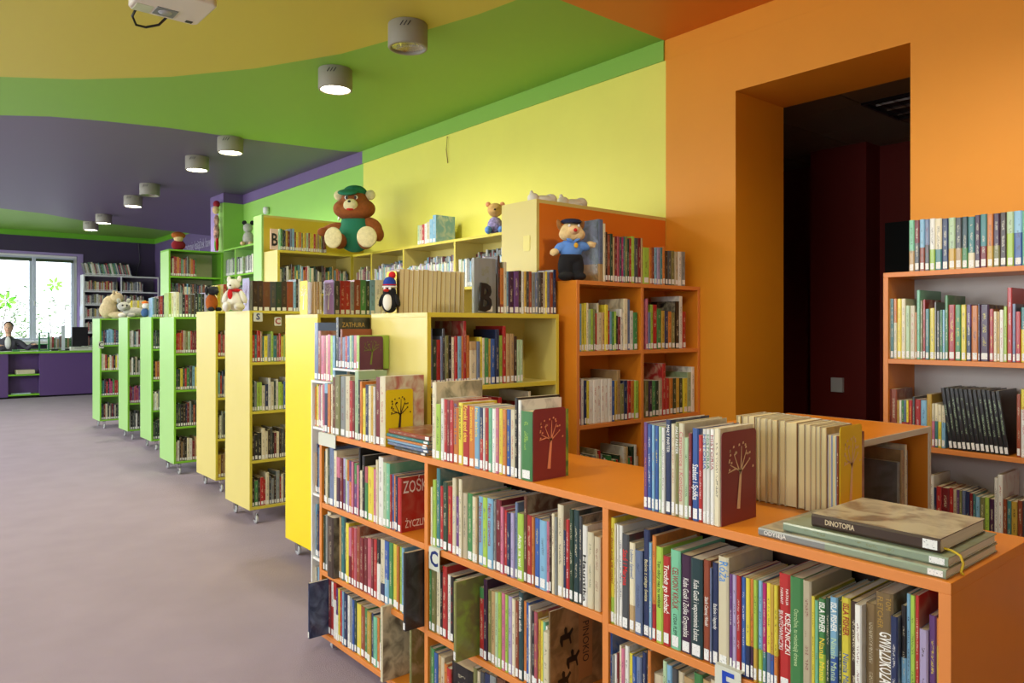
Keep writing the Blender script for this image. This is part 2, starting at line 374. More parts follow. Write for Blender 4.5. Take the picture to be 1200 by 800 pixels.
for px, py, s, lab in ((64, 333, .14, 'green leaf sticker high on the right window pane'), (7, 352, .17, 'green leaf sticker on the left window pane')):
    x = x_on_y(px, FY+.1); leaf_sticker(x, z_at(py, x, FY+.1), lab, s)
# outside
struct(MB().box(-12, 16, FY+.5, 45, -.6, -.5).box(-14, LEFT_X-.5, -6, 45, -.6, -.5).build('ground', mat('pale ground', (190, 190, 180), .9)))
M_hedge = mat('garden leaves', (120, 150, 90), .8, var=.4, vscale=6)
for i, (hx, hy, hs) in enumerate(((2.2, 27, 1.7), (4.4, 28.5, 2.0), (6.4, 26.5, 1.5))):
    r = random.Random(i); b = MB()
    for k in range(520):
        a, c, rr = r.uniform(0, 2*PI), r.uniform(-.4, 1), hs*r.uniform(.5, 1)
        p = Vector((hx+rr*math.cos(a)*math.sqrt(max(0, 1-c*c)), hy+rr*.6*math.sin(a), 1.5+rr*c*.8)); q = r.uniform(0, PI)
        d1 = Vector((math.cos(q), math.sin(q)*.5, r.uniform(-.6, .6)))*.09; d2 = Vector((-math.sin(q)*.5, math.cos(q), r.uniform(-.5, .9)))*.06
        b.add([p-d1, p+d2*.6, p+d1, p-d2*.6], [(0, 1, 2, 3)])
    s_ = thing('garden_bush', ['pale green bush outside behind the window mullion', 'tall bush outside the right window pane', 'low bush outside beside the window edge'][i], 'bush', (0, 0, 0), 0, 'bushes outside the window')
    b.build('foliage', M_hedge, s_)
    for k in range(4): MB().tube([(hx+.1*k-.2, hy, -.5), (hx+.25*k-.4, hy+.05, .6), (hx+.5*k-.8, hy, 1.9+.3*k)], [.03, .02, .008], 5).build('branch', mat('branch bark', (120, 110, 100), .9), s_)

# ------------------------------------------------------------ ceiling lamps
slots = MB()
def lamp(px, py, lit, label):
    x, y = on_z(px, py, CZ)
    g = thing('ceiling_lamp', label, 'ceiling lamp', (x, y, CZ), -TH, 'round surface ceiling spotlights')
    MB().lathe([(.001, 0), (.118, 0), (.12, -.004), (.12, -.140), (.116, -.146), (.104, -.146), (.104, -.128)], 40).build('housing', M_lamp, g)
    MB().lathe([(.104, -.13), (.085, -.10), (.04, -.075), (.001, -.07)], 32).build('reflector', M_refl, g)
    for k in range(3):
        MB().rbox((-.02+k*.022, -.1195, -.035), (.005, .003, .034), (0, .6, 0)).build('slot', M_black, g)
    if lit:
        MB().lathe([(.001, -.141), (.07, -.141), (.102, -.139), (.103, -.134)], 32).build('lit_lens', M_bulb, g)
        l = bpy.data.lights.new('lamp_light', 'SPOT'); l.energy = LAMP_W; l.spot_size = math.radians(165); l.spot_blend = .6
        l.shadow_soft_size = .09; l.color = (1, .93, .74)
        o = bpy.data.objects.new('lamp_light', l); COL.objects.link(o); o.parent = g; o.location = (0, 0, -.17)
    else:
        MB().lathe([(.001, -.118), (.06, -.118), (.101, -.132)], 32).build('lens', glass('unlit lens glass', (.9, .92, .85), .25), g)
        for sx in (-1, 1): MB().rbox((sx*.05, 0, -.105), (.012, .08, .03), (0, sx*.5, 0)).build('bulb_holder', M_chrome, g)
lamp(478, 29, False, 'unlit grey ceiling lamp nearest the camera, on the yellow field edge')
lamp(393, 82, True, 'lit ceiling lamp on the green ceiling, nearest of the lit ones')
lamp(270, 162, True, 'lit ceiling lamp touching the green and purple ceiling border')
lamp(231, 184, True, 'lit ceiling lamp on purple ceiling, left of the border lamp')
lamp(175.5, 216, False, 'unlit ceiling lamp on the purple ceiling')
lamp(156, 230, True, 'lit ceiling lamp just beyond the unlit one on purple ceiling')
lamp(121.5, 251.5, True, 'lit ceiling lamp second from the far purple edge')
lamp(106.5, 260, True, 'lit ceiling lamp at the far edge of purple ceiling')
# unseen spot lights outside the frame, no housings built
for x, y in ((2.3, 1.0), (.3, 2.2), (-.9, 5.6), (.4, 9.3)):
    l = bpy.data.lights.new('unseen_spot', 'SPOT'); l.energy = LAMP_W; l.spot_size = math.radians(160); l.spot_blend = .6; l.color = (1, .93, .76); l.shadow_soft_size = .09
    o = bpy.data.objects.new('unseen_spot', l); COL.objects.link(o); o.location = (x, y, CZ-.17)

# ------------------------------------------------------------ shelving
def board(name, m, me, x0, x1, y0, y1, z0, z1, parent, front=True, label=None):
    """one panel; its front face (local -Y) carries the edge banding"""
    b = MB().box(x0, x1, y0, y1, z0, z1); b.mi = [1 if (front and i == 2) else 0 for i in range(6)]
    o = b.build(name, [m, me], parent, bevel=.0012)
    if label: o['label'] = label
    return o
def bookcase(name, label, cat, loc, rz, w_, d_, z0, z1, cols, levels, m, me, t=.022, group=None, back=None, back_y=None,
             side_l=None, side_r=None, casters=False, top_m=None, level_map=None, closed_top=True):
    """local frame: x along the front, y into the depth, front at y=0"""
    g = thing(name, label, cat, loc, rz, group)
    board('side_panel', side_l or m, me, 0, t, 0, d_, z0, z1-t, g); board('side_panel', side_r or m, me, w_-t, w_, 0, d_, z0, z1-t, g)
    board('top_panel', top_m or m, me, 0, w_, 0, d_, z1-t, z1, g)
    board('base_panel', m, me, t, w_-t, .002, d_, z0, z0+t, g)
    by = back_y if back_y is not None else d_-.006
    bm_ = MB().box(t, w_-t, by, by+.005, z0+t, z1-t); bm_.build('back_panel', back or m, g)
    cx = [0]+list(cols)+[w_]
    for i, c in enumerate(cols): board('divider', m, me, c-t/2, c+t/2, .001, by, z0+t, z1-t, g)
    for i in range(len(cx)-1):
        a = cx[i]+(t if i == 0 else t/2); b = cx[i+1]-(t if i == len(cx)-2 else t/2)
        for z in (level_map[i] if level_map else levels):
            board('shelf', m, me, a, b, .001, by, z-t, z, g)
    if casters:
        zt = z0; h = zt-FLZ; r = min(.037, h*.42)
        for cxx in (.07, w_-.07):
            for cy in (.05, d_-.05):
                c = MB().lathe([(.001, 0), (.02, 0), (.02, -.006), (.001, -.006)], 12, (cxx, cy, zt))
                c.box(cxx-.014, cxx-.010, cy-.02, cy+.02, FLZ+r*.8, zt-.006).box(cxx+.010, cxx+.014, cy-.02, cy+.02, FLZ+r*.8, zt-.006).box(cxx-.014, cxx+.014, cy-.02, cy+.02, zt-.012, zt-.006)
                c = c.build('caster', M_chrome, g)
                M = Matrix.Translation((cxx, cy, FLZ+r)) @ Matrix.Rotation(PI/2, 4, 'Y')
                MB().lathe([(.001, -.009), (r*.9, -.009), (r, -.005), (r, .005), (r*.9, .009), (.001, .009)], 20, M=M).build('wheel', M_clear, c)
    return g
# foreground counter: three bays, front along x = 1.64, running away from the camera
CX = 1.64; TOPZ = 1.035
Y1107, Y712, Y500, Y378 = .583, y_on_x(709, CX), y_on_x(499, CX), 3.43
def W_case(name, label, cat, x, y_near, y_far, *a, **k):    # front faces -X: local x runs from far (left in view) to near
    return bookcase(name, label, cat, (x, y_far, 0), -PI/2, y_far-y_near, *a, **k)
LV = [[.69, .36], [.69, .355], [.672, .35]]
g = W_case('bookcase', 'long low orange bookcase in front with books in three bays', 'bookcase', CX, Y1107, Y378, .5, .035, TOPZ,
       [Y378-Y500, Y378-Y712], None, M_orange, M_orange_e, back_y=.27, level_map=LV, t=.024, back=mat('gap shade back board', (58, 36, 24), .6))  # board coloured dark to stand for the shade in gaps between books
# far bay is shallower: rebuild its top so that it ends at .27 m
for ch in g.children:
    if ch.name.startswith(('top_panel', 'base_panel', 'side_panel')):
        me = ch.data
        if ch.name.startswith('side_panel') and me.vertices[0].co.x < .1:
            for v in me.vertices:
                if v.co.y > .4: v.co.y = .24
        elif not ch.name.startswith('side_panel'):
            x0 = me.vertices[0].co.x; x1 = me.vertices[1].co.x; z0 = me.vertices[0].co.z; z1 = me.vertices[4].co.z; xm = Y378-2.72
            nm = MB().prism([(x0, 0), (x1, 0), (x1, .5), (xm, .5), (xm, .24), (x0, .24)], z0, z1); nm.mi[2] = 1
            o2 = bpy.data.meshes.new(ch.name.split('.')[0]); o2.from_pydata(nm.v, [], nm.f); o2.materials.append(M_orange); o2.materials.append(M_orange_e)
            o2.polygons.foreach_set('material_index', nm.mi); ch.data = o2
for cy in (.08, 1.35, 2.72):
    for cx in (.045,):
        zt = .035; r = .024; yy = cy
        c = MB().box(yy-.014, yy-.010, cx-.02, cx+.02, FLZ+.01, zt).box(yy+.010, yy+.014, cx-.02, cx+.02, FLZ+.01, zt).build('caster', M_chrome, g)
        M = Matrix.Translation((yy, cx, FLZ+r)) @ Matrix.Rotation(PI/2, 4, 'Y')
        MB().lathe([(.001, -.009), (r*.9, -.009), (r, -.005), (r, .005), (r*.9, .009), (.001, .009)], 20, M=M).build('wheel', M_clear, c)
# white narrow end rack and risers that carry the upper tier of picture books
g = thing('display_rack', 'narrow white rack against the far end of the orange bookcase', 'rack', (0, 0, 0))
MB().box(1.70, 1.878, 3.642, 3.652, FLZ, 1.262).build('side_panel', M_white, g)
MB().box(1.70, 1.878, 3.434, 3.442, FLZ, 1.262).build('side_panel', M_white, g)
for z in (.05, .36, .69, 1.035): MB().box(1.705, 1.872, 3.442, 3.642, z-.012, z).build('shelf', M_white, g)
MB().box(1.878, 1.884, 3.434, 3.652, FLZ, 1.262).build('back_panel', M_white, g)
MB().box(1.70, 1.884, 3.434, 3.652, 1.263, 1.275).build('top_panel', M_white, g)
g = thing('display_riser', 'white riser board holding the upper tier of picture books', 'stand', (0, 0, 0))
MB().box(1.712, 1.80, 3.168, 3.428, 1.336, 1.346).build('top_panel', M_white, g)
for yy in (3.174, 3.42): MB().box(1.785, 1.798, yy-.004, yy+.004, TOPZ, 1.336).build('leg', M_white, g)
# wheeled carts, end panels to the aisle
CARTZ = [.49, .88, 1.27]
def cart(x0, yf, yb, z1, xw, m, me, label, side=None, cols=(), z0=.1):
    return bookcase('book_cart', label, 'book cart', (x0, yf, 0), 0, xw, yb-yf, z0, z1, cols, CARTZ, m, me, side_l=side, casters=True,
                    group='double-sided book carts on wheels', back_y=(yb-yf)/2)
carts = {}
for n, x0, yf, yb, z1, xw, m, me, lab, side in (
    (1, 2.53, 12.87, 13.39, 1.68, .87, M_green, M_green_e, 'farthest light green book cart, a C sign on its side', None),
    (2, 2.58, 11.37, 11.89, 1.685, .87, M_green, M_green_e, 'second farthest light green book cart, below the grey plush cat', None),
    (3, 2.585, 10.19, 10.72, 1.677, .87, M_green, M_green_e, 'third farthest light green book cart, narrow gap of books', None),
    (4, 2.34, 8.35, 8.88, 1.656, .87, M_green, M_green_e, 'nearest light green book cart, next to the pale yellow ones', None),
    (5, 2.39, 7.2, 7.76, 1.70, .87, M_yellow, M_yellow_e, 'farther pale yellow book cart, next to the green cart', None),
    (6, 2.205, 5.85, 6.40, 1.68, .87, M_yellow, M_yellow_e, 'pale yellow book cart with a blue S sign', None),
    (7, 2.115, 4.45, 4.95, 1.632, .87, M_yellow, M_yellow_e, 'book cart with a bright yellow end panel', M_byellow),
    (8, 1.888, 2.85, 3.36, 1.617, .826, M_yellow, M_yellow_e, 'yellow book cart just behind the orange bookcase', None)):
    cart(x0, yf, yb, z1, xw, m, me, lab, side); carts[n] = (x0, yf, yb, z1, xw)
# wall units
T1Y, LOWY = 3.04, 2.775
XL = 2.77; LVW = [.25, .64, 1.03, 1.42]
bookcase('wall_bookcase', 'orange bookcase against the wall with the policeman doll on top', 'bookcase', (XL, LOWY, 0), 0, WX-.003-XL, T1Y-.008-LOWY, FLZ, 1.796,
         [.527], LVW, M_orange, M_orange_e)
g = thing('tall_bookcase', 'tall bookcase with orange back and yellow side, behind the policeman doll', 'bookcase', (0, 0, 0))
MB().box(2.745, WX-.003, T1Y, T1Y+.02, FLZ, 2.23).build('back_panel', mat('orange back laminate', (226, 122, 34), .4), g)
MB().box(2.725, 2.745, T1Y, 3.34, FLZ, 2.25).build('side_panel', M_yellow, g)
MB().box(2.745, WX-.003, T1Y, 3.34, 2.23, 2.25).build('top_panel', M_yellow, g)
for z in (.1, .5, .88, 1.27, 1.65, 1.93): MB().box(2.745, WX-.003, T1Y+.02, 3.34, z-.02, z).build('shelf', M_yellow, g)
x = 2.723; y = y_on_x(617, x)
tag(MB().rbox((x, y, z_at(285, x, y)), (.002, .055, .085)).build('paper_note', mat('yellowed paper', (232, 220, 140), .8)), 'small paper note taped on the yellow bookcase side', 'note')
SH = WX-.3
DIV = [y_on_x(p, SH) for p in (435, 472.5, 532.5)]
g = W_case('wall_bookcase', 'long yellow bookcase along the wall, with the big bear on top', 'bookcase', SH, 3.36, 6.98, .29, FLZ, 2.262,
       [6.98-6.66]+[6.98-d for d in DIV]+[6.98-4.1], [.25, .65, 1.05, 1.46, 1.87], M_yellow, M_yellow_e)
g = bookcase('wall_bookcase', 'yellow bookcase facing the camera, with the row of yellow and red books on top', 'bookcase', (XL, 6.66, 0), 0, SH-.004-XL, .32, FLZ, 2.262,
         [], [.25, .65, 1.05, 1.46, 1.87], M_yellow, M_yellow_e)
g = thing('tall_bookcase', 'tallest bookcase with green side and yellow back, left of the big bear', 'bookcase', (0, 0, 0))
MB().box(XL, WX-.003, 6.99, 7.01, FLZ, 2.6).build('back_panel', mat('yellow back laminate', (214, 186, 60), .4), g)
MB().box(XL-.02, XL, 6.99, 7.19, FLZ, 2.62).build('side_panel', M_green, g)
MB().box(XL, WX-.003, 6.99, 7.19, 2.6, 2.62).build('top_panel', M_yellow, g)
for z in (.1, .5, .88, 1.27, 1.65, 2.0, 2.3): MB().box(XL, WX-.003, 7.01, 7.19, z-.02, z).build('shelf', M_green, g)
g = W_case('wall_bookcase', 'green bookcase along the green wall beyond the tallest bookcase', 'bookcase', SH, 7.31, 10.36, .29, FLZ, 2.6,
       [.45, 1.35, 2.25], [.25, .65, 1.05, 1.46, 1.86, 2.24], M_green, M_green_e)
g = bookcase('wall_bookcase', 'green bookcase facing the camera beside the green pillar', 'bookcase', (2.84, 10.36, 0), 0, 3.535-2.84, .38, FLZ, 2.57,
         [], [.25, .65, 1.05, 1.46, 1.86, 2.22], M_grn_dk, M_green_e, side_l=M_green, back=M_cream_back)
# right bookcase beside the doorway
RSX = 3.54
g = W_case('wall_bookcase', 'orange bookcase with grey back at the right, beside the doorway', 'bookcase', RSX, -.3, 1.546, .295, FLZ, 1.80,
       [1.2], [.25, .63, 1.017, 1.404], M_orange, M_orange_e, back=M_greyback)
# low orange cart behind the counter
g = thing('low_bookcase', 'low orange bookcase with white edges behind the counter', 'bookcase', (0, 0, 0))
bx0, bx1, by0, by1, bz = 2.24, 2.82, 1.07, 1.61, 1.2
MB().box(bx0, bx1, by0, by1, bz-.02, bz).build('top_panel', M_orange, g)
MB().box(bx0, bx1, by0-.003, by0, bz-.02, bz).box(bx1, bx1+.003, by0, by1, bz-.02, bz).box(bx1-.02, bx1, by0-.003, by0, .1, bz-.02).box(bx0, bx0+.02, by0-.003, by0, .1, bz-.02).build('edge_band', M_offwhite, g)
for xx in (bx0, bx1-.02): MB().box(xx, xx+.02, by0, by1, .08, bz-.02).build('side_panel', M_orange, g)
for z in (.12, .5, .9): MB().box(bx0+.02, bx1-.02, by0, by1-.02, z-.02, z).build('shelf', M_orange, g)
MB().box(bx0+.02, bx1-.02, by1-.02, by1-.01, .1, bz-.02).build('back_panel', M_orange, g)
for xx in (bx0+.05, bx1-.05):
    for yy in (by0+.05, by1-.05): MB().lathe([(.001, .1), (.015, .1), (.03, .04), (.03, FLZ+.002), (.001, FLZ)], 12, (xx, yy, 0)).build('foot', M_rubber, g)
# far white bookcase
FSY = 21.1
g = bookcase('wall_bookcase', 'white edged bookcase against the dark purple far wall', 'bookcase', (x_on_y(97.5, FSY), FSY, 0), 0, 1.76, .38, FLZ, 2.86,
         [.86], [.3, .7, 1.06, 1.42, 1.78, 2.12, 2.46], M_purple_l, M_white, t=.035, back=mat('mauve back board', (98, 90, 104), .6), side_l=M_white, top_m=M_white)
for i, (zz, yy) in enumerate(((2.35, 21.15), (2.0, 21.2), (1.62, 21.15), (1.95, 21.38), (1.6, 21.36))):
    x = x_on_y(97.5, FSY)-.004
    tag(MB().rbox((x, yy+.05, zz), (.003, .17, .24), (.04*(i % 3-1), 0, 0)).build('pinned_sheet', mat('white paper', (235, 238, 246), .8)), ['topmost white sheet pinned on the side of the far white bookcase', 'front white sheet in the middle of the far white bookcase side', 'lowest front white sheet pinned on the far white bookcase side', 'rear white sheet halfway up the far white bookcase side', 'lowest rear white sheet pinned on the far white bookcase side'][i], 'paper', 'paper sheets pinned on the far bookcase')


# ------------------------------------------------------------ books
PAL = {'white': (232, 230, 220), 'cream': (224, 212, 172), 'beige': (200, 184, 148), 'tan': (196, 158, 100), 'yellow': (232, 212, 40), 'mustard': (206, 162, 44),
 'orange': (222, 122, 36), 'red': (196, 36, 34), 'dark red': (130, 26, 34), 'pink': (216, 110, 140), 'magenta': (190, 30, 110), 'rose': (196, 84, 100),
 'lilac': (178, 162, 206), 'purple': (104, 60, 130), 'dark purple': (66, 30, 66), 'navy': (34, 50, 96), 'blue': (46, 92, 176), 'light blue': (120, 178, 214),
 'teal': (52, 128, 130), 'dark teal': (28, 66, 70), 'mint': (110, 196, 150), 'green': (62, 140, 70), 'dark green': (34, 66, 44), 'lime': (160, 200, 54),
 'olive': (128, 128, 66), 'brown': (110, 62, 36), 'dark brown': (62, 42, 30), 'rust': (156, 66, 34), 'grey': (140, 146, 144), 'dark grey': (72, 76, 80),
 'black': (28, 28, 30), 'pale green': (168, 200, 150), 'sage': (140, 160, 132), 'slate blue': (104, 124, 164), 'gold': (132, 104, 60), 'kraft': (184, 146, 90)}
for k_, v_ in PAL.items():
    g_ = .3*v_[0]+.59*v_[1]+.11*v_[2]; PAL[k_] = tuple((q*.83+g_*.17)*.95 for q in v_)
DARK = {k for k, v in PAL.items() if sum(v) < 330}
BOOKS = []
def ordinal(n):
    return '%d%s' % (n, 'th' if 10 <= n % 100 <= 20 else {1: 'st', 2: 'nd', 3: 'rd'}.get(n % 10, 'th'))
class Row:
    def __init__(s, phrase, group, face, P, z0, rnd=0, maxd=.24, jit=.006, single=True):
        s.phrase, s.group, s.face, s.P, s.z0, s.maxd, s.jit, s.single = phrase, group, face, P, z0, maxd, jit, single
        s.r = random.Random(rnd); s.items = []
    def put(s, a, b, h, color, color2=None, frac=.5, D=None, pull=0, rev=False, text=None, lab=True, lean=0, hard=None, ink=None, look=None):
        t = abs(b-a)-.0007
        if t < .0022: t = .0022
        mid = (a+b)/2
        D = D or min(s.maxd, max(.12, h*s.r.uniform(.66, .8)))
        back = s.r.uniform(0, s.jit)-pull
        bk = dict(row=s, t=t, h=h, D=D, color=color, c2=color2, frac=frac, rev=rev, text=text, lab=lab, lean=lean, mid=mid, back=back, hard=hard, ink=ink, look=look,
                  seed=s.r.uniform(0, 50), i=len(s.items)+1)
        x, y = (s.P, mid) if s.face == 'W' else (mid, s.P)
        px, py = proj(x, y, s.z0); d = depth(x, y)
        wpx = t*F/d*(abs(.766 if s.face == 'S' else .643)); 
        top = proj(x, y, s.z0+h)[1]
        vis = max(0, min(py, 800)-max(top, 0)) if -5 < px < 1205 else 0
        bk['area'] = (wpx+2)*vis
        s.items.append(bk); BOOKS.append(bk); return bk
    def px(s, start, spec, **common):
        """spec: 'px_right,top_py,colour[/colour2@frac][!flags]; ...' as read off the photograph"""
        conv = (lambda p: y_on_x(p, s.P)) if s.face == 'W' else (lambda p: x_on_y(p, s.P))
        prev = start; lasttop = None
        for tok in spec.replace('\n', ' ').split(';'):
            tok = tok.strip()
            if not tok: continue
            kw = dict(common)
            if '!' in tok:
                tok, fl = tok.split('!')
                for f_ in fl.split('+'):
                    f_ = f_.strip()
                    if f_[0] == 'p': kw['pull'] = float(f_[1:])
                    elif f_[0] == 'D': kw['D'] = float(f_[1:])
                    elif f_ == 'nolab': kw['lab'] = False
                    elif f_ == 'rev': kw['rev'] = True
                    elif f_[0] == 'i': kw['ink'] = f_[1:]
                    elif f_[0] == 's': prev += float(f_[1:])
            a_, t_, c_ = [q.strip() for q in tok.split(',')[:3]]
            if '/' in c_:
                c_, c2 = c_.split('/'); kw['color2'] = c2.split('@')[0]; kw['frac'] = float(c2.split('@')[1]) if '@' in c2 else .35
            p1 = float(a_); pm = (prev+p1)/2
            m = conv(pm); x, y = (s.P, m) if s.face == 'W' else (m, s.P)
            if t_: lasttop = float(t_)
            h = max(.1, min(.39, z_at(lasttop, x, y)-s.z0))
            s.put(conv(prev), conv(p1), h, c_, **kw)
            prev = p1
        return s
    def fill(s, a, b, colors, h=(.18, .25), t=(.008, .022), **kw):
        cl = [c.strip() for c in colors.split(',')]; sg = 1 if b > a else -1; p = a; k = 0
        while True:
            w_ = s.r.uniform(*t)
            if (b-p)*sg < w_: break
            s.put(p, p+sg*w_, s.r.uniform(*h), cl[k % len(cl)] if s.r.random() < .75 else s.r.choice(cl), **kw); p += sg*w_; k += 1
        return s
WF = CX+.006
# --- right bay, upper shelf
R1 = Row("right bay's upper shelf", 'books on the upper shelf of the right bay', 'W', WF, .672, 1)
R1.px(713.6, '''718.8,607,yellow/lime@.25; 721.2,614,cream; 723.6,615,white; 728.3,616,white; 736.5,626,dark grey!ired; 743.3,636,cream/tan@.3; 752.2,645,slate blue;
 759.4,621,navy; 763,636,light blue!iwhite; 768,628,orange/red@.35; 776,641,lime; 784.6,652,red!iwhite; 796,645,mint!idark red; 808.2,651,dark purple!iwhite;
 822.3,655,dark teal!iwhite; 830.6,657,rust; 833,666,slate blue; 840.4,660,navy!iwhite; 852.6,653,cream!iblue; 857,673,purple!iwhite+s.6; 861.8,674,lilac; 867.3,675,red!iwhite; 872.6,677,blue!iwhite;
 878,678,yellow/navy@.33; 881.8,679,orange/dark purple@.33; 886.6,680,lime/mustard@.33; 891.8,681,light blue/lime@.33; 896.6,684,magenta/teal@.33;
 901.8,684,yellow/slate blue@.33; 906.6,685,mustard/blue@.33; 911.2,686,yellow/orange@.33; 924.6,673,red; 939.8,677,green!nolab; 949.8,681,beige!nolab+D.2; 953.8,699,yellow; 958.2,704,mint; 966.2,702,green/lime@.5;
 972,701,dark green!nolab; 981.2,700,light blue/blue@.5; 985.4,705,dark green!nolab; 995.8,701,yellow; 1005,705,dark brown!nolab; 1013.2,707,white!nolab+p.02; 1025.8,708,gold!nolab; 1046.2,695,gold;
 1055.2,721,navy!iwhite+p.015; 1061.8,710,black/light blue@.62; 1066.4,696,light blue; 1072.2,698,lime; 1076.8,698,red; 1087.3,738,lilac; 1096.2,722,purple!iyellow; 1102.6,726,orange/mustard@.8; 1106.8,730,lime''')
# --- right bay, lower shelf (tops show at the foot of the picture)
R2 = Row("right bay's lower shelf", 'books on the lower shelf of the right bay', 'W', WF, .35, 2)
R2.px(711, '''713.5,741,navy; 716,742,blue; 719,768,grey; 722,767,white; 724,765,dark red; 727,757,cream; 731,760,pink; 736,757,white!iblack; 740,766,yellow; 745,769,blue; 751,770,slate blue;
 756,765,navy; 760,762,black; 764,762,orange!p.01; 775,791,beige; 780,775,pale green; 786,780,light blue; 793,784,dark grey; 800,788,beige; 812,795,tan; 822,790,green; 832,798,tan; 846,799,beige''')
# --- middle bay, upper shelf
R3 = Row("middle bay's upper shelf", 'books on the upper shelf of the middle bay', 'W', WF, .69, 3)
R3.px(503.6, '''505.6,571,cream; 509.8,562.5,lime; 514,549,teal; 517.8,570,red; 523.4,565,dark green; 528.4,570,red!iyellow; 532.8,560.6,cream!iblue; 537,582,purple!iwhite; 540.8,561.6,cream;
 546,578,beige!nolab; 552.2,578.4,green; 556.8,582,cream; 558.9,583,tan; 564.6,582,light blue!idark red; 570,583,lime!iblue; 576.6,584,light blue!idark red; 579.4,587,grey; 585.7,586,dark red!iwhite;
 589.4,594,pink; 592.9,598,red; 597.3,601,navy; 601.6,601,lilac; 605,589,slate blue; 612.2,602,lime!iwhite; 616,581,brown; 622,604,red!icream; 625.4,606,orange; 631.6,607.5,blue!iyellow;
 639.9,610,light blue; 643.2,611,pink; 645.6,604,dark brown; 649,602,cream!nolab; 651.8,606,grey!nolab; 658.6,591.6,cream; 662,621.6,navy; 666.2,609,red!iwhite; 671,597,dark green; 677.2,598,dark teal; 681,605,dark grey;
 686.8,616,white!iblack; 694,624,cream!nolab+D.23''')
R3.put(y_on_x(694.6, WF), y_on_x(702, WF), .225, 'beige', D=.22, lab=False)
# --- middle bay, middle shelf
R4 = Row("middle bay's middle shelf", 'books on the middle shelf of the middle bay', 'W', WF, .355, 4)
R4.px(502.6, '''505,668,green; 509.8,666,olive; 514.4,667,cream!iblack; 517.8,670,black; 523,663.6,red; 527,674,white; 531,676,black!ired''')
R4.px(531.4, '536,680,green; 541,682,red; 546,684,navy; 550,684,cream', D=.16)
R4.put(2.183, 2.166, .285, 'olive', D=.215, pull=.09, ink='lime', look='large dark green picture book pulled out, leaf patterned cover,')
R4.px(560, '''565.6,689,green/red@.85; 570,679,dark purple; 574.5,692,olive; 579.4,693,tan; 583,694,pale green; 586.8,694,lime; 591,695,pink; 594.4,697,lime; 599,699,lilac; 603,702,cream!idark brown;
 607,704,rust; 612.4,694,dark teal!iwhite; 616,705,orange; 619,706,blue; 621.2,710,white; 625.2,717,black!iwhite; 629.4,717,rose!iyellow; 632.6,726,mustard; 635.6,728,yellow!ired; 638.6,729,mint; 641,734,white!nolab;
 647.6,739,cream!nolab+D.25+p.02''')
R4.put(y_on_x(648, WF), y_on_x(650, WF), .285, 'gold', D=.25, pull=.02, lab=False, ink='tan', look='brown picture book with horseback silhouettes on cover,')
# --- middle bay, bottom shelf
R5 = Row("middle bay's bottom shelf", 'books on the bottom shelf of the middle bay', 'W', WF, .059, 5)
R5.px(500.6, '''503.6,757,olive; 507.4,760,green; 511.8,765,blue; 515.8,768,tan; 520,770,beige; 524,778,orange; 529,783,red!p.01; 553,781,black!D.24; 557.5,783,olive; 561,787,beige; 566,788,dark grey; 573,790,navy; 580,792,grey; 590,796,brown''')
# --- left bay
R6 = Row("left bay's upper shelf", 'books on the upper shelf of the left bay', 'W', WF, .69, 6)
R6.px(378.4, '''381,529,dark teal; 383.4,526,cream; 385.4,523.4,dark green; 390.2,523,slate blue; 393.4,528,cream; 397.5,535.6,pink/dark purple@.6; 400.8,536.6,dark red; 403.5,537,lilac/purple@.6;
 406,538,pale green; 408.4,539,orange/lilac@.6; 411,540,purple/orange@.6; 413.4,541,pink; 416.9,543,green/purple@.6; 419,545,pink; 420.6,525,black!nolab; 423.8,551.6,cream; 426.8,534,black; 430.4,547,rose/green@.7;
 437,547,yellow!ired; 440,550,pink; 442.6,539,cream; 448,535.6,white; 452,542,pale green; 456,543,mint!iwhite; 458,556,red; 460.2,556,blue; 462.2,557,orange; 464.8,558,navy; 469,560,red''')
R6.items[-1].update(art=.12, D=.205, look='red picture book with big white letters on cover,')
R7 = Row("left bay's middle shelf", 'books on the middle shelf of the left bay', 'W', WF, .36, 7)
R7.px(378.4, '''380.6,604,dark green; 382.5,603,grey; 386.2,600,cream; 388.8,604,rose; 396.2,605,dark brown!p.03+nolab+ibeige; 398.8,606,tan; 402.4,605,teal; 404.6,606,dark teal; 407.8,613,yellow; 411,618,pink/dark red@.5; 414.2,618,red;
 417.2,619,rose; 420.4,617,rust; 425,630,dark red!ibeige; 429.6,630,dark red!ibeige; 434,631,rose; 437.2,631,dark red; 440.4,632,red; 444.4,632,black/white@.6; 449.6,632,cream/navy@.3; 454.6,634,blue/light blue@.4; 459,636,green; 464,638,yellow!iorange;
 466.8,640,orange; 469.8,641,lime; 472.6,642,light blue''')
R7.px(473, '477,648,yellow; 482,650,lime; 487,652,yellow; 491.5,654,mustard', D=.16)
R7.put(2.521, 2.503, .305, 'black', D=.215, pull=.092, ink='dark grey', look='large black picture book pulled far out of the shelf,')
R8 = Row("left bay's bottom shelf", 'books on the bottom shelf of the left bay', 'W', WF, .059, 8)
R8.put(3.372, 3.357, .265, 'navy', D=.2, pull=.095, ink='slate blue', look='blue picture book pulled out over the aisle,')
R8.px(383.6, '''386.6,675,dark red; 389.6,682,white/red@.55; 393,683,red/white@.7; 395.6,690,purple/white@.5; 397.6,690,yellow; 400.2,692,red; 402.4,693,light blue; 406.2,695,navy!iwhite; 408.6,698,white; 411.4,700,grey;
 413.8,703,blue; 416.4,704,dark green; 421.3,708,yellow!ibeige; 425.8,711,rust!ibeige; 429.4,713,green!iwhite; 433.8,717,mustard!ibeige; 436.6,719,navy; 441,723,mint!iteal; 443.6,724,orange; 447.4,727,green/white@.55;
 450.8,730,light blue/white@.6; 456.5,733,slate blue/white@.6''')
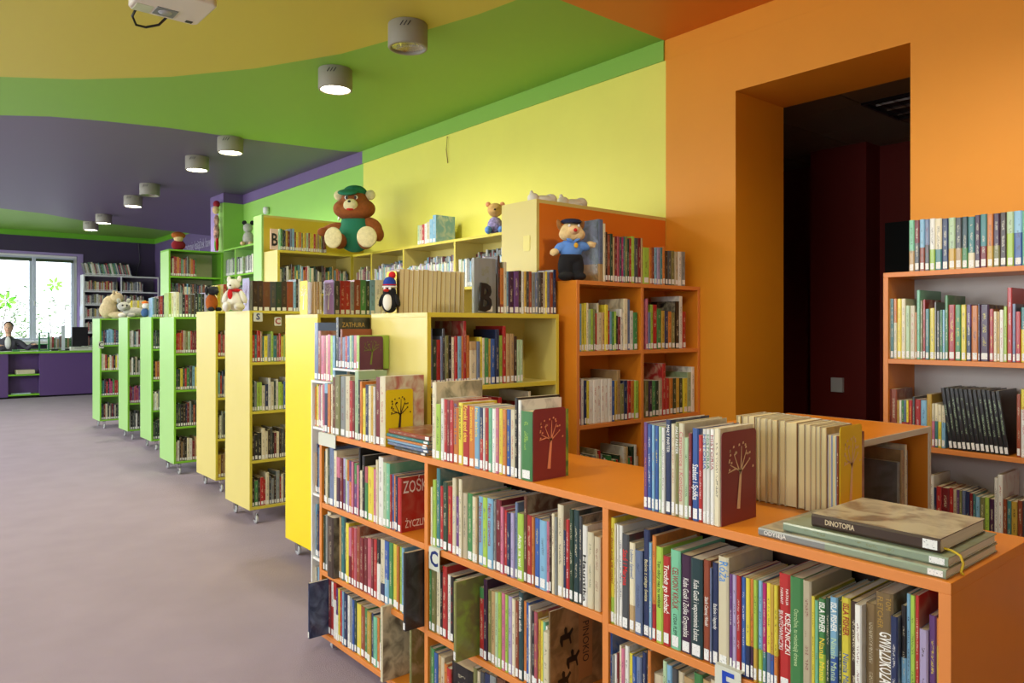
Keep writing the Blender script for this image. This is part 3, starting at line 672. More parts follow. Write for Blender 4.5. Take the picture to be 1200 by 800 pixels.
R8.put(y_on_x(457, WF), y_on_x(459.6, WF), .315, 'cream', D=.24, pull=.05, lab=False, ink='dark brown', look='large cream picture book with dark brown butterfly shapes,')
R8.put(y_on_x(478, WF), y_on_x(480.5, WF), .30, 'olive', D=.24, pull=.0, lab=False, ink='beige', look='thick olive picture book behind the butterfly patterned one,')
# --- on the counter top
R9 = Row("counter top, far left row", 'books standing on the counter top, far left row', 'W', WF, TOPZ, 9, maxd=.205)
R9.px(377.2, '''379.6,450,pink; 383.2,449,light blue/navy@.8; 386.4,450,orange; 388.4,450,cream; 392.2,442,brown!D.1; 397.6,439.6,olive; 403.4,441,grey;
 408.6,441,cream!D.15; 412,446,red; 414.5,447,dark red; 418.8,435,pale green!D.15; 421.4,445,black; 423.6,447,orange; 427.1,455,yellow; 430.9,451,navy; 433.8,452,cream; 436.8,452,mustard; 438.8,453,white; 444,442,dark red; 450.4,441,cream!ired''', D=.085)
R9.items[-1].update(D=.2, look='cream picture book with red roundel behind yellow bookend,')
R9b = Row("white end rack, top shelf", 'books in the white end rack', 'W', 1.712, 1.036, 91, maxd=.15)
R9b.fill(3.638, 3.444, 'orange,yellow,cream,pink,grey,white', h=(.2, .222), t=(.01, .016), D=.14)
for zq in (.051, .361, .691): Row('white end rack', 'books in the white end rack', 'W', 1.712, zq, int(zq*100)).fill(3.638, 3.444, 'kraft,dark grey,light blue,navy,purple,cream', h=(.2, .27), t=(.01, .02), D=.14)
R10 = Row("upper tier over far left row", 'books on the riser above the counter', 'W', 1.715, 1.276, 10, maxd=.175, jit=.003)
R10.px(367.6, '''372,378,slate blue; 375.2,387.6,rust; 378.9,393,pink; 381.6,393,rose; 383,393,cream; 386.2,392,pink; 388.6,393,lime; 391.6,393,light blue''', D=.16)
R11 = Row("upper tier beside purple bookend", 'books on the upper riser board', 'W', 1.718, 1.347, 11, maxd=.175, jit=.002)
R11.px(393.4, '''396,371.7,black; 398.4,395,purple; 400.6,385.5,rust; 403.8,395,slate blue; 406.4,394,red; 409.2,394,blue; 411.6,393,pale green; 413.6,393,teal; 417,393,rose; 420,393,lime''', D=.165)
R11.items[0].update(art=.1, D=.178, look='large black picture book with gold title on cover,')
R12 = Row("counter top, middle row", 'books standing on the counter top, middle row', 'W', WF, TOPZ, 12, jit=.003)
R12.px(505.4, '''510.2,448,cream; 515.6,473.5,lime; 519.4,467,white; 523,468,red; 526.6,469,dark red; 530.6,469,red!iwhite; 536.2,478,orange!iyellow; 541.2,472,yellow!idark red; 548.5,475,red!iyellow; 555.2,476,orange!igreen; 561.2,476.5,light blue!iyellow;
 565.6,478,navy/red@.5; 568,478,white!idark red; 571.6,478,red!iyellow; 575.6,478,mint!igreen; 579.8,479,white!iblue; 583.7,478,pink!iyellow; 588.2,479,yellow!ired; 592.7,480,orange!inavy; 597.2,480,blue!iyellow; 602.6,480,cream!ired; 606.2,466,black; 609.8,469,white!iblack; 623,482,green!ilime''')
R12.items[0].update(D=.23, look='large cream picture book with printed title band,')
R12.items[-1].update(D=.17, look='green picture book held by the maroon bookend,')
R12.items[-3].update(D=.2)
R13 = Row("counter top, right row", 'books standing on the counter top, right row', 'W', WF, TOPZ, 13, jit=.003)
R13.px(753.4, '''758.2,495,purple!iorange; 763.2,497,blue!iwhite; 766.8,498,light blue!iorange; 771.2,499,blue!iyellow; 774.7,500,pale green!iwhite; 779,501,white!inavy; 785.4,492,navy!iwhite; 790.4,497,cream!ired; 794.3,495,olive!iwhite; 801.2,496,cream;
 806.2,513,pale green!idark green; 810.2,507.5,dark red!ipink; 817.8,502,blue!iwhite; 822.6,510,red!iwhite; 827.1,503,white!iblue; 831.5,503,white!igreen; 836.4,503,white!idark red; 843.4,502,cream''')
R13.items[-1].update(D=.155, lab=False)
R14 = Row("counter top, back row", 'books on the counter top with page edges facing out', 'W', 1.975, TOPZ, 14, maxd=.15)
R14.px(862.5, '''868,487,mustard!rev; 876,488,beige!rev; 884,488,kraft!rev; 889,489,cream!rev; 897,490,beige!rev; 903,491,cream!rev; 911,492,tan!rev; 919,493,beige!rev; 933.6,495,kraft!rev; 942.6,497,brown!rev; 949,498,beige!rev; 956,499,tan!rev; 961,500,beige!rev;
 968.6,501,kraft!rev; 973.4,510,lilac!rev; 979,511,light blue!rev; 982,511,rust!nolab''', D=.15)
# --- behind the counter, inside the low bookcase
R15 = Row("in the low bookcase behind counter", 'books in the low bookcase', 'S', 1.09, .901, 15)
R15.fill(2.62, 2.71, 'grey,black,kraft,cream', h=(.19, .25), t=(.012, .02), lab=False)
# --- right bookcase
RP = RSX+.015
R16 = Row("on top of right wall bookcase", 'books on top of the right wall bookcase', 'W', RP, 1.801, 16, jit=.002)
R16.px(1065, '1071.3,258,mint/tan@.4;1077.4,258,dark red/dark grey@.55;1083.4,257,light blue/rust@.45;1089.2,257,slate blue/dark grey@.5;1095.6,256,white/lime@.4;1103.6,256,cream/teal@.4;1111.2,256,navy;1119.2,255,pale green/mustard@.4;1127,255,dark grey/kraft@.4;1134,254,dark teal/green@.4;1142,254,teal/cream@.3;1148.4,252,dark purple;1156.4,251,teal/dark red@.4;1163.8,251,orange/mustard@.4;1171.4,250,dark purple/olive@.4;1179.4,249,dark brown;1188,248,pale green/lime@.6;1198,247,light blue/blue@.6;1206,247,mint;1214,247,navy')
R17 = Row("right wall bookcase, upper shelf", 'books on the upper shelf of the right wall bookcase', 'W', RP, 1.405, 17, jit=.003)
R17.px(1038.4, '1043,350,cream!ired;1047,350,teal;1051,350,orange/cream@.6;1056,350,yellow!ired;1061,350,cream!inavy;1066,358,pale green;1072,358,cream!ired;1074,366,orange;1078,340,mint;1081,352,olive;1084,351,red;1089,362,teal;1095,361,yellow!iblack;1097,354,grey;1101,364,dark grey;1104,363,green;1107,363,light blue!ired;1111,346,green;1119,357,red!iyellow;1126,357,green!iyellow;1132,357,yellow;1138,357,purple/navy@.6;1146,358,orange!inavy;1148,356,navy;1159,357,dark purple!iyellow;1164,362,red!iyellow;1168,365,cream;1171,365,mustard;1176,363,white!ired;1180,359,lime;1186,337,red!iwhite;1190,356,slate blue;1196,365,red!iyellow;1204,360,teal/yellow@.6;1212,358,cream;1220,358,red')
R18 = Row("right wall bookcase, middle shelf", 'books on the middle shelf of the right wall bookcase', 'W', RP, 1.018, 18, jit=.003)
R18.px(1038.4, '1043.4,456,rust/dark red@.5!icream;1051,456,rust/navy@.35!icream;1053.4,469,mustard;1056,469,white!ired;1059,469,green/red@.5;1061.6,469,slate blue/red@.5;1064.4,469,yellow/red@.5;1068.8,469,red!iyellow;1072,465,dark grey;1078.6,468,red!iwhite;1085.6,469,light blue!inavy;1091.6,462,mustard!ired;1095,473,cream/pink@.6;1099,473,cream/teal@.6;1103,474,cream/yellow@.6;1107.6,475,cream/light blue@.6')
R18.fill(y_on_x(1112, RP), y_on_x(1187, RP), 'black', h=(.262, .268), t=(.0172, .0178), lean=-.13, ink='pale green')
R18.px(1191, '1196,462,rust;1202,456,yellow/white@.7!ired;1212,458,rust;1220,458,cream')
R19 = Row("right wall bookcase, lower shelf", 'books on the lower shelf of the right wall bookcase', 'W', RP, .631, 19, jit=.003)
R19.px(1036, '1040,541,dark teal;1047,552,cream!idark grey;1056,552,cream!idark grey;1060,566,navy;1066,562,brown;1073,560,brown!icream;1080,562,brown;1087,564,gold;1089,564,green;1094,557,white;1097,571,navy;1103,570,red;1112,572,dark red;1117,572,red;1121,574,beige;1124,574,purple;1127,575,olive;1131,575,slate blue;1136,576,navy;1140,578,dark red;1143,579,teal;1148,582,light blue;1154,583,olive;1159,583,lime;1165,585,dark purple;1169,560,white;1175,556,white!ired;1180,585,rust;1185,587,teal;1192,588,mustard;1198,587,rust;1204,588,dark grey;1214,588,cream')
# --- orange wall bookcase
OP = LOWY+.012
R20 = Row("on top of orange wall bookcase", 'books on top of the orange wall bookcase', 'S', OP, 1.797, 20, maxd=.2, jit=.003)
R20.px(702, '''707.4,257,slate blue/kraft@.28; 710,262,cream; 712.6,272,dark brown; 715.4,275,rust; 718.6,274,dark green; 720.6,278,tan; 723.6,277,dark red; 726.6,277,rose; 729,278,dark grey; 731,278,magenta; 733,278,teal; 735.6,277,olive; 738,280,dark green; 740.6,279,red; 744,277,lime;
 748,279,dark grey; 751.6,279,dark red; 754,279,tan!nolab; 761.4,290,lime; 764.6,290,orange; 767.6,290,rust; 770.4,290,light blue; 774.4,290,lilac; 777,290,teal; 779.8,289,orange; 783,294,dark brown; 787,294,dark grey; 791,294,olive; 795,295,beige; 799,295,white; 803.6,295,grey''')
R20.items[0].update(D=.2, lab=False, look='tall grey album with tan foot, behind the policeman doll')
R21 = Row("orange wall bookcase, top left", 'books in the orange wall bookcase, top left compartment', 'S', OP, 1.421, 21)
R21.px(676, '679,366,lime;682,356,light blue;685,356,yellow;687.6,355,yellow;690,355,cream;693,362,pale green;696,362,lime;698,362,olive;700,367,red;702,355,cream;706,366,cream;709,366,tan;713,357,yellow;715.6,364,red;718,365,light blue;720.4,365,green;723,365,lime;725,370,black;728,371,dark red;731,362,white;736,350,cream;739,351,slate blue;743,364,white;748,366,green')
R22 = Row("orange wall bookcase, top right", 'books in the orange wall bookcase, top right compartment', 'S', OP, 1.421, 22)
R22.px(757, '760,350,pink;763,366,slate blue;766,357,lime;771,357,red;776,362,green;780,364,mustard;784,364,navy;788,365,orange;792,366,olive;797,353,black;801,347,white;805,365,red')
R23 = Row("orange wall bookcase, middle left", 'books in the orange wall bookcase, middle left compartment', 'S', OP, 1.031, 23)
R23.px(676, '682,452,pink;685,444,white;688,446,navy;691,446,yellow;717.8,444,white!ired;721,446,blue;724,446,mustard;728,434,kraft;732,450,olive;736,446,navy;740,446,red;744,446,orange;749,446,lime')
it = R23.items[4]                                     # the white series: six equal volumes
R23.items.remove(it); BOOKS.remove(it); a0, a1 = x_on_y(691, OP), x_on_y(717.8, OP)
for k in range(6): R23.put(a0+(a1-a0)*k/6, a0+(a1-a0)*(k+1)/6, .235, 'white', ink='red')
R24 = Row("orange wall bookcase, middle right", 'books in the orange wall bookcase, middle right compartment', 'S', OP, 1.031, 24)
R24.px(757, '761,446,olive;765,446,dark purple;769,446,green;773,446,dark green;777,446,beige;781,426,red;785,443,red;789,443,orange;793,443,dark green;797,443,mustard;801,443,dark green;806,443,yellow;811,436,pale green;815,430,white')
R25 = Row("orange wall bookcase, lower left", 'books in the orange wall bookcase, lower left compartment', 'S', OP, .641, 25)
R25.fill(2.80, 3.28, 'cream,tan,green,red,dark green,white,beige,grey', h=(.17, .25))
# --- cart behind the counter
P8 = carts[8][1]+.012
R26 = Row("yellow cart behind the counter", 'books in the yellow cart behind the counter', 'S', P8, 1.271, 26)
R26.px(500.8, '''504.2,397,mustard!ired; 507,385,slate blue!ired; 512,398,dark green; 517,398,red!iblack; 519.4,394,slate blue; 522.4,385,dark grey; 526.2,393,olive; 530.2,393,black!iwhite; 533.2,395,cream; 536.8,394,red; 541.2,394,light blue; 543.6,394,orange; 547.2,376,red; 551,393,orange; 559.2,400,tan/cream@.8; 563,400,slate blue; 566,395,yellow; 568.6,396,cream;
 573,396,green; 576,397,mustard; 581,397,blue; 585.6,386,navy; 590,393,lime; 594,382,red; 598.6,391,kraft; 603,391,kraft; 606.6,394,dark brown; 610,398,pale green!iwhite; 613.6,398,pale green!iwhite''')
R27 = Row("yellow cart, lower shelf", 'books low in the yellow cart', 'S', P8, .881, 27)
R27.fill(1.93, 2.7, 'navy,black,dark red,red,yellow,cream,dark grey,mustard', h=(.24, .34), t=(.012, .03))
R28 = Row("yellow cart top, cream row", 'paperbacks with page edges out on the yellow cart', 'S', 3.24, 1.618, 28, maxd=.15)
R28.fill(x_on_y(467.5, 3.24), x_on_y(547, 3.24), 'kraft,mustard,tan,kraft', h=(.222, .228), t=(.025, .034), rev=True, lean=.03, D=.115, color2=None)
R29 = Row("top of yellow cart, right end", 'books on the right end of the yellow cart', 'S', 2.91, 1.618, 29, maxd=.2)
R29.put(x_on_y(552, 2.94), x_on_y(577.6, 2.94), .27, 'grey', D=.02, ink='olive', look='large grey display folder standing face out by the black letter B')
R29.px(583.5, '586.6,300,dark brown!ired; 591,314,orange/rust@.2; 594.4,307,cream; 596.8,318,light blue; 602.6,318,dark purple; 608.6,318,purple; 612,317,dark brown; 614.6,318,white; 617.4,318,mustard; 620.6,318,dark grey; 624,318,rust; 628,320,grey; 631.2,319,slate blue!iwhite; 634,319,dark grey; 637.2,319,dark brown; 639.6,318,beige; 641.8,318,yellow; 645.2,319,slate blue; 648.6,319,rust; 652,316,navy')
# --- tops of the other carts
R30 = Row("top of bright yellow cart", 'books on the bright yellow cart', 'S', 4.72, 1.633, 30, maxd=.17)
R30.px(368.6, '371.4,330,tan!nolab; 374.6,330,kraft; 377.6,330,cream')
R30.px(392.6, '398.6,329,dark grey!iwhite; 404.6,329,red!icream; 411,329,red!icream; 415.6,330,grey; 422.6,328,rust!iwhite; 429.4,328,green!iwhite; 433.8,329,dark green; 440,328,light blue; 447,328,white!iblack; 452,328,cream')
R31 = Row("top of pale yellow S cart", 'books on the pale yellow cart with the S sign', 'S', 6.12, 1.681, 31, maxd=.17)
R31.px(292.8, '296,329,grey!nolab; 302.6,329,dark brown!igold; 308.6,329,dark brown!igold; 317,330,brown!igold; 323.6,330,dark grey!igold; 330,330,dark green!igold; 336.6,330,dark brown!igold; 344,330,rust!igold; 347,330,light blue; 350,327,black; 352.6,327,white; 360,330,dark green!igold')
R32 = Row("top of farther pale yellow cart", 'books on the farther pale yellow cart', 'S', 7.45, 1.701, 32, maxd=.17)
R32.px(254.6, '258.6,334,yellow; 262,334,cream; 266,333,red')
R33 = Row("top of nearest green cart", 'books on the nearest green cart', 'S', 8.6, 1.657, 33, maxd=.17)
R33.px(197.6, '201,343,lime; 203.6,343,cream;206.6,342,white;210,342,cream;213.6,343,grey;217,345,black!iwhite;220.6,345,dark red;224,345,dark grey;228,345,dark brown;232,344,black!iwhite;236,344,dark green;239.6,344,black;243,343,lilac')
R34 = Row("top of third green cart", 'books on the third green cart', 'S', 10.4, 1.678, 34, maxd=.17)
R34.px(178.4, '180.8,349,light blue;183.2,348,grey;185.6,350,dark green;187.6,347,dark red;190.8,347,red;192.4,346,dark purple;195,349,cream;197,348,pale green')
R35 = Row("top of second green cart", 'cream books on the second green cart', 'S', 11.7, 1.686, 35, maxd=.17)
R35.px(152.8, '155.6,352,yellow;158.2,352,cream;160.8,352,cream;163.4,352,yellow;166,352,cream;168.6,352,cream;171.2,352,yellow;173.8,353,cream;176.2,353,cream')
# --- cart shelves
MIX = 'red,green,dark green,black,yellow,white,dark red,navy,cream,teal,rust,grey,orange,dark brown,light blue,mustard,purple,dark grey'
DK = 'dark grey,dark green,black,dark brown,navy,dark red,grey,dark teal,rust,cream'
def cart_rows(n, tiers):
    x0, yf, yb, z1, xw = carts[n]
    zl = [1.271, .881, .491, .123]
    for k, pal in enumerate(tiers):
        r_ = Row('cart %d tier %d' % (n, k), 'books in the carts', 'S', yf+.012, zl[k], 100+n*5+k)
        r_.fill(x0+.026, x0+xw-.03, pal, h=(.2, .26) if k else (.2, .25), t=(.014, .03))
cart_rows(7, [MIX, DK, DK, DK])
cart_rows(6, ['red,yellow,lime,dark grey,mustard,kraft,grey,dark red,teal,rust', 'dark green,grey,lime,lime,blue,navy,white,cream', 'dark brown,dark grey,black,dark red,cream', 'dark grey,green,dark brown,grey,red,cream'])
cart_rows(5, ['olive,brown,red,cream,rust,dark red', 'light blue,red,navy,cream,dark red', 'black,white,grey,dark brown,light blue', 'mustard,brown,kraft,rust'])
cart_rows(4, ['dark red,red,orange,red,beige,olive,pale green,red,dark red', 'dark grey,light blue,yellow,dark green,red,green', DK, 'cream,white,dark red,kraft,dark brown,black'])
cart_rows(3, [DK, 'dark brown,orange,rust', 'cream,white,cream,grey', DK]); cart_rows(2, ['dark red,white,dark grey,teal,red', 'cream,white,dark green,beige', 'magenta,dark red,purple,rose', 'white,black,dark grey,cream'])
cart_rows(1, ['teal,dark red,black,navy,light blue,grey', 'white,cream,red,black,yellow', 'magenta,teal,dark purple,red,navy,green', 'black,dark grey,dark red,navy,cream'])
# --- yellow corner bookcase, its top, and the long yellow bookcase
R40 = Row("yellow corner bookcase top", 'small yellow and red books', 'S', 6.68, 2.263, 40, maxd=.14)
R40.px(328.6, '''331,268,green;333,269,dark green;335,270,navy;337.6,270,mustard;340,271,dark red;342.6,268,slate blue;345.2,268,light blue;347.4,272,rust;349.4,272,yellow;351.4,272,mustard;353.4,272,orange;355.4,273,olive;357.6,273,yellow;359.6,273,mustard;361.6,273,pale green;
 363.6,273,rust;366,273,yellow;368,274,yellow;370.2,274,red;372.6,274,mustard;374.6,274,tan;376.6,275,yellow;378,275,olive''', D=.13)
R40.fill(x_on_y(379, 6.68), x_on_y(384.6, 6.68), 'dark red,rust', h=(.155, .16), t=(.016, .018), D=.13)
R41 = Row('yellow corner bookcase', 'books in the yellow corner bookcase', 'S', 6.675, 1.871, 41)
R41.fill(2.80, 3.5, 'cream,dark green,black,white,olive,dark brown,rust,green,yellow,teal,mustard,light blue,orange,red,white,mint', h=(.2, .27), t=(.014, .026))
for k, (ya, yb) in enumerate(((6.64, DIV[0]+.02), (DIV[0]-.02, DIV[1]+.02), (DIV[1]-.02, DIV[2]+.02), (DIV[2]-.02, 4.13))):
    r_ = Row('long yellow bookcase', 'books in the long yellow bookcase', 'W', SH+.02, 1.871, 50+k)
    r_.fill(ya, yb if k else yb+.05, 'cream,grey,rose,beige,dark red,pale green' if k == 0 else 'white,grey,pale green,light blue,white,lilac,cream', h=(.19, .27) if k < 2 else (.2, .23), t=(.012, .022))
    if k:
        r_ = Row('long yellow bookcase back', 'books in the long yellow bookcase', 'W', SH+.20, 1.95, 60+k)
        r_.fill(ya, yb, 'grey,white,light blue,dark red,grey', h=(.19, .23), t=(.014, .03), D=.06)
R45 = Row('on the long yellow bookcase', 'books on the long yellow bookcase', 'W', SH+.01, 2.263, 45, maxd=.2)
R45.px(489, '491,264,pale green;494,264,beige;497,263,red;499.6,262,white;503,260,cream;506.6,257,light blue;510.4,252,light blue!D.2+iwhite', D=.17)
# --- green bookcases
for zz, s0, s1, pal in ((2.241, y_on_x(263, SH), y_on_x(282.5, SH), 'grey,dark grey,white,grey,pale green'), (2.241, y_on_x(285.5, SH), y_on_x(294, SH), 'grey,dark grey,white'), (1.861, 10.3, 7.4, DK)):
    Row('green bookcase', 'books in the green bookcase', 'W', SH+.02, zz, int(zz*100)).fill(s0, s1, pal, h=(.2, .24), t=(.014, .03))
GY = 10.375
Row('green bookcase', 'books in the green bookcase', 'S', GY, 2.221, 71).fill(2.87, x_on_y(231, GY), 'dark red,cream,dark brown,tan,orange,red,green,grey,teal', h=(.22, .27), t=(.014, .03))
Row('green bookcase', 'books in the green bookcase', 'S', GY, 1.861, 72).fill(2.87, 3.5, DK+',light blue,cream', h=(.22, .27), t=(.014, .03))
# --- far white bookcase
FX0 = x_on_y(97.5, FSY)
Row('far bookcase', 'books on the far bookcase', 'S', FSY+.02, 2.862, 73).fill(FX0+.05, FX0+1.12, 'dark grey,beige,white,dark red,dark green,green,teal,cream,navy,red', h=(.26, .33), t=(.02, .035), lean=-.22)
for k, zz in enumerate((2.461, 2.121, 1.781, 1.421, 1.061)):
    Row('far bookcase', 'books on the far bookcase', 'S', FSY+.02, zz, 74+k).fill(FX0+.04, FX0+.80, 'white,cream,red,beige,grey,dark grey,olive,mustard', h=(.2, .26), t=(.02, .045))
    if k < 3: Row('far bookcase', 'books on the far bookcase', 'S', FSY+.02, zz, 84+k).fill(FX0+.9, FX0+1.42, 'olive,beige,dark red,grey,navy,white', h=(.2, .26), t=(.02, .045))
Row('far window sill', 'books on the far window sill', 'S', 20.9, 1.02, 95).fill(x_on_y(57, 20.9), x_on_y(87, 20.9), 'rust,cream,red,green,white,tan,grey', h=(.24, .33), t=(.025, .05))

def find(row, px_):
    conv = y_on_x(px_, row.P) if row.face == 'W' else x_on_y(px_, row.P)
    return min(row.items, key=lambda b: abs(b['mid']-conv))
for row, pl in ((R1, (716, 732, 740, 755, 771, 780, 790, 802, 815, 826, 837, 846, 918, 930, 962, 977, 990, 1036)), (R3, (561, 573, 608, 684)), (R12, (533, 538, 545, 552, 558)), (R13, (784, 792, 799, 814, 825, 829, 834)), (R4, (610,)), (R6, (467,))):
    for q in pl: find(row, q)['plain'] = True
# geometry of one book, local frame: x thickness, y depth (spine at 0), z height
def book_parts(b):
    t, h, D = b['t'], b['h'], b['D']; a = t/2; q = min(.0022, t*.16); e = min(.003, t*.2)
    hard = b['hard'] if b['hard'] is not None else (t > .013 and b['seed'] % 3 > 1)
    rev = b['rev']
    outer = [(-a, D), (-a, e), (-.62*a, 0), (.62*a, 0), (a, e), (a, D)]
    inner = [(-a+q, D), (-a+q, e+q), (-.5*a, q*1.2), (.5*a, q*1.2), (a-q, e+q), (a-q, D)]
    fr = b['frac']; zs = [0, fr*h, h] if b['c2'] else [0, h]
    c1 = lin(PAL[b['color']]); jit = .86+.28*((b['seed']*7.13) % 1); c1 = tuple(min(1, v*jit) for v in c1)
    c2 = lin(PAL[b['c2']]) if b['c2'] else c1
    ink = b['ink'] or ('cream' if b['color'] in DARK else ('dark brown', 'navy', 'dark red', 'dark green', 'black')[int(b['seed']) % 5])
    sd = b['seed']; ik = lin(PAL[ink])+((b.get('art', .75) if b['look'] else (0, .2, .4, .6)[int(sd*3) % 4]),); plain = b.get('plain')
    V, Fs, C, I, U, P = [], [], [], [], [], []
    def flip(p): return (-p[0], D-p[1], p[2]) if rev else p
    def face(pts, col, uv, w_):
        o = len(V); V.extend(flip(p) for p in pts); Fs.append(tuple(range(o, o+len(pts)))); C.append(col); I.append(ik)
        U.extend((-1 if plain else u, v, w_) for u, v in uv); P.extend((p[0]+sd, p[1]+sd*.7, p[2]+sd*.3) for p in pts)
    for k in range(len(zs)-1):
        z0, z1 = zs[k], zs[k+1]; col = c2 if (b['c2'] and k == 0) else c1
        for j in range(5):
            p, n = outer[j], outer[j+1]; spine = 1 if j in (1, 2, 3) else 0
            u0, u1 = (p[0]/t+.5, n[0]/t+.5)
            face([(p[0], p[1], z0), (n[0], n[1], z0), (n[0], n[1], z1), (p[0], p[1], z1)], lin(PAL[b['board']]) if b.get('board') and not spine else col, [(u0, z0/h), (u1, z0/h), (u1, z1/h), (u0, z1/h)], spine)
            p, n = inner[j], inner[j+1]
            face([(n[0], n[1], z0), (p[0], p[1], z0), (p[0], p[1], z1), (n[0], n[1], z1)], (.7, .68, .6), [(-1, -1)]*4, 1)
        for (p, n) in ((outer[0], inner[0]), (inner[5], outer[5])):
            face([(n[0], n[1], z0), (p[0], p[1], z0), (p[0], p[1], z1), (n[0], n[1], z1)], col, [(-1, -1)]*4, 1)
    for z, s in ((h, 1), (0, -1)):
        for j in range(5):
            qd = [(outer[j][0], outer[j][1], z), (outer[j+1][0], outer[j+1][1], z), (inner[j+1][0], inner[j+1][1], z), (inner[j][0], inner[j][1], z)]
            face(qd if s > 0 else qd[::-1], c1 if s > 0 else c2, [(-1, -1)]*4, 1)
    cover = (V, Fs, C, I, U, P)
    V, Fs, C, I, U, P = [], [], [], [], [], []
    x, y0, y1, z0, z1 = a-q-.0002, e+q+.0004, D-(.003 if hard else .0008), (.003 if hard else .0006), h-(.003 if hard else .0006)
    pc = (.74, .62, .34) if rev else (.70, .58, .36) if b['seed'] % 2 > .7 else (.74, .68, .54)
    bx = [(-x, y0, z0), (x, y0, z0), (-x, y1, z0), (x, y1, z0), (-x, y0, z1), (x, y0, z1), (-x, y1, z1), (x, y1, z1)]
    for f_ in ((0, 2, 3, 1), (4, 5, 7, 6), (2, 6, 7, 3), (0, 1, 5, 4)): face([bx[i] for i in f_], pc, [(-1, -1)]*4, 1)
    pages = (V, Fs, C, I, U, P)
    lab = None
    if b['lab'] and not rev:
        V, Fs, C, I, U, P = [], [], [], [], [], []
        wl = .66*a; zb = .004+.004*((b['seed']*3.7) % 1); zt = zb+.026+.004*((b['seed']*5.1) % 1)
        bx = [(-wl, -.0006, zb), (wl, -.0006, zb), (-wl, .001, zb), (wl, .001, zb), (-wl, -.0006, zt), (wl, -.0006, zt), (-wl, .001, zt), (wl, .001, zt)]
        for f_ in ((0, 1, 5, 4), (4, 5, 7, 6), (0, 4, 6, 2), (1, 3, 7, 5)): face([bx[i] for i in f_], (1, 1, 1), [(-1, -1)]*4, 1)
        lab = (V, Fs, C, I, U, P)
    return cover, pages, lab
def book_mesh(name, packs, mats):
    V, Fs, C, I, U, P, MI = [], [], [], [], [], [], []
    for k, pk in packs:
        o = len(V); V += pk[0]; Fs += [tuple(i+o for i in f) for f in pk[1]]; C += pk[2]; I += pk[3]; U += pk[4]; P += pk[5]; MI += [k]*len(pk[1])
    me = bpy.data.meshes.new(name); me.from_pydata(V, [], Fs)
    for m in mats: me.materials.append(m)
    me.polygons.foreach_set('material_index', MI)
    for nm, dat in (('col', C), ('ink', I)):
        a = me.attributes.new(nm, 'FLOAT_COLOR', 'CORNER'); fl = []
        for f_, c in zip(Fs, dat): fl += [c[0], c[1], c[2], c[3] if len(c) > 3 else 1]*len(f_)
        a.data.foreach_set('color', fl)
    for nm, dat in (('uvx', U), ('pos', P)):
        a = me.attributes.new(nm, 'FLOAT_VECTOR', 'CORNER'); a.data.foreach_set('vector', [q for v in dat for q in v])
    return me
def book_matrix(b):
    if 'M' in b: return b['M']
    s = b['row']
    if s.face == 'W': M = Matrix.Translation((s.P+b['back'], b['mid'], s.z0+.0006)) @ Matrix.Rotation(-PI/2, 4, 'Z')
    else: M = Matrix.Translation((b['mid'], s.P+b['back'], s.z0+.0006))
    if b['lean']:
        t = b['t']; L_ = b['lean']; M = M @ Matrix.Translation((0, 0, abs(math.sin(L_))*t/2)) @ Matrix.Rotation(L_, 4, 'Y')
    return M
# flat stacks: spine toward the aisle, height axis along +y
class Flat:
    phrase = ''; z0 = 0; group = ''; face = 'F'
def flat_book(x, y0, y1, z, t, D, color, look, group, c2=None, frac=.3, lab=True, ink=None, rz=0, hard=True):
    s = Flat(); s.group = group
    M = Matrix.Translation((x, y0, z+t/2)) @ Matrix.Rotation(rz, 4, 'Z') @ Matrix(((0, 1, 0, 0), (0, 0, 1, 0), (1, 0, 0, 0), (0, 0, 0, 1)))
    b = dict(plain=color in ('grey', 'brown'), row=s, t=t, h=y1-y0, D=D, color=color, c2=c2, frac=frac, rev=False, text=None, lab=lab, lean=0, mid=0, back=0, hard=hard, ink=ink, look=look, seed=(z*97+y0*13) % 40, i=0, M=M, area=1e6, label=look)
    BOOKS.append(b); return b
GS = 'large books lying on the right end of the counter'
ody = flat_book(1.655, .598, 1.025, TOPZ+.0005, .019, .30, 'grey', 'lowest grey book with white lettering in the flat stack, right end of counter', GS, c2='sage', frac=.6, ink='white')
grn = flat_book(1.672, .600, .968, TOPZ+.0205, .020, .285, 'sage', 'middle pale green book in the flat stack on the right end of counter', GS, ink='olive')
din = flat_book(1.690, .622, .905, TOPZ+.0415, .030, .262, 'brown', 'top brown picture book with yellow ribbon, right end of counter', GS, ink='brown'); din['board'] = 'beige'
din['color'] = 'dark brown'; din['plain'] = True; ody['board'] = 'beige'; ody['ink'] = 'dark grey'
GS2 = 'thin books lying flat on the counter left of the middle row'
zz = TOPZ+.0005
for i, (ya, yb, t_, c_, lk) in enumerate(((2.50, 2.74, .011, 'dark grey', 'lowest dark grey book of the flat stack beside the middle row'), (2.49, 2.80, .012, 'slate blue', 'slate blue book, second lowest of the flat stack on the counter'),
        (2.505, 2.82, .011, 'light blue', 'light blue book, third lowest of the flat stack on the counter'), (2.49, 2.81, .010, 'orange', 'orange thin book, third from top of the flat stack on the counter'),
        (2.485, 2.83, .012, 'teal', 'teal book, second from top of the flat stack on the counter'), (2.485, 2.80, .020, 'rust', 'rust brown book with beige cover on top of the flat stack'))):
    flat_book(1.650+.004*(i % 3), ya, yb, zz, t_, .20+.01*(i % 2), c_, lk, GS2, ink='beige'); zz += t_+.0006
MAXI = 318
order = sorted(BOOKS, key=lambda b: -b['area'])
for b in order[:MAXI]: b['solo'] = True
for b in BOOKS:
    if b['look'] and b['area'] > 0: b['solo'] = True
rest = []; seen_labels = {}
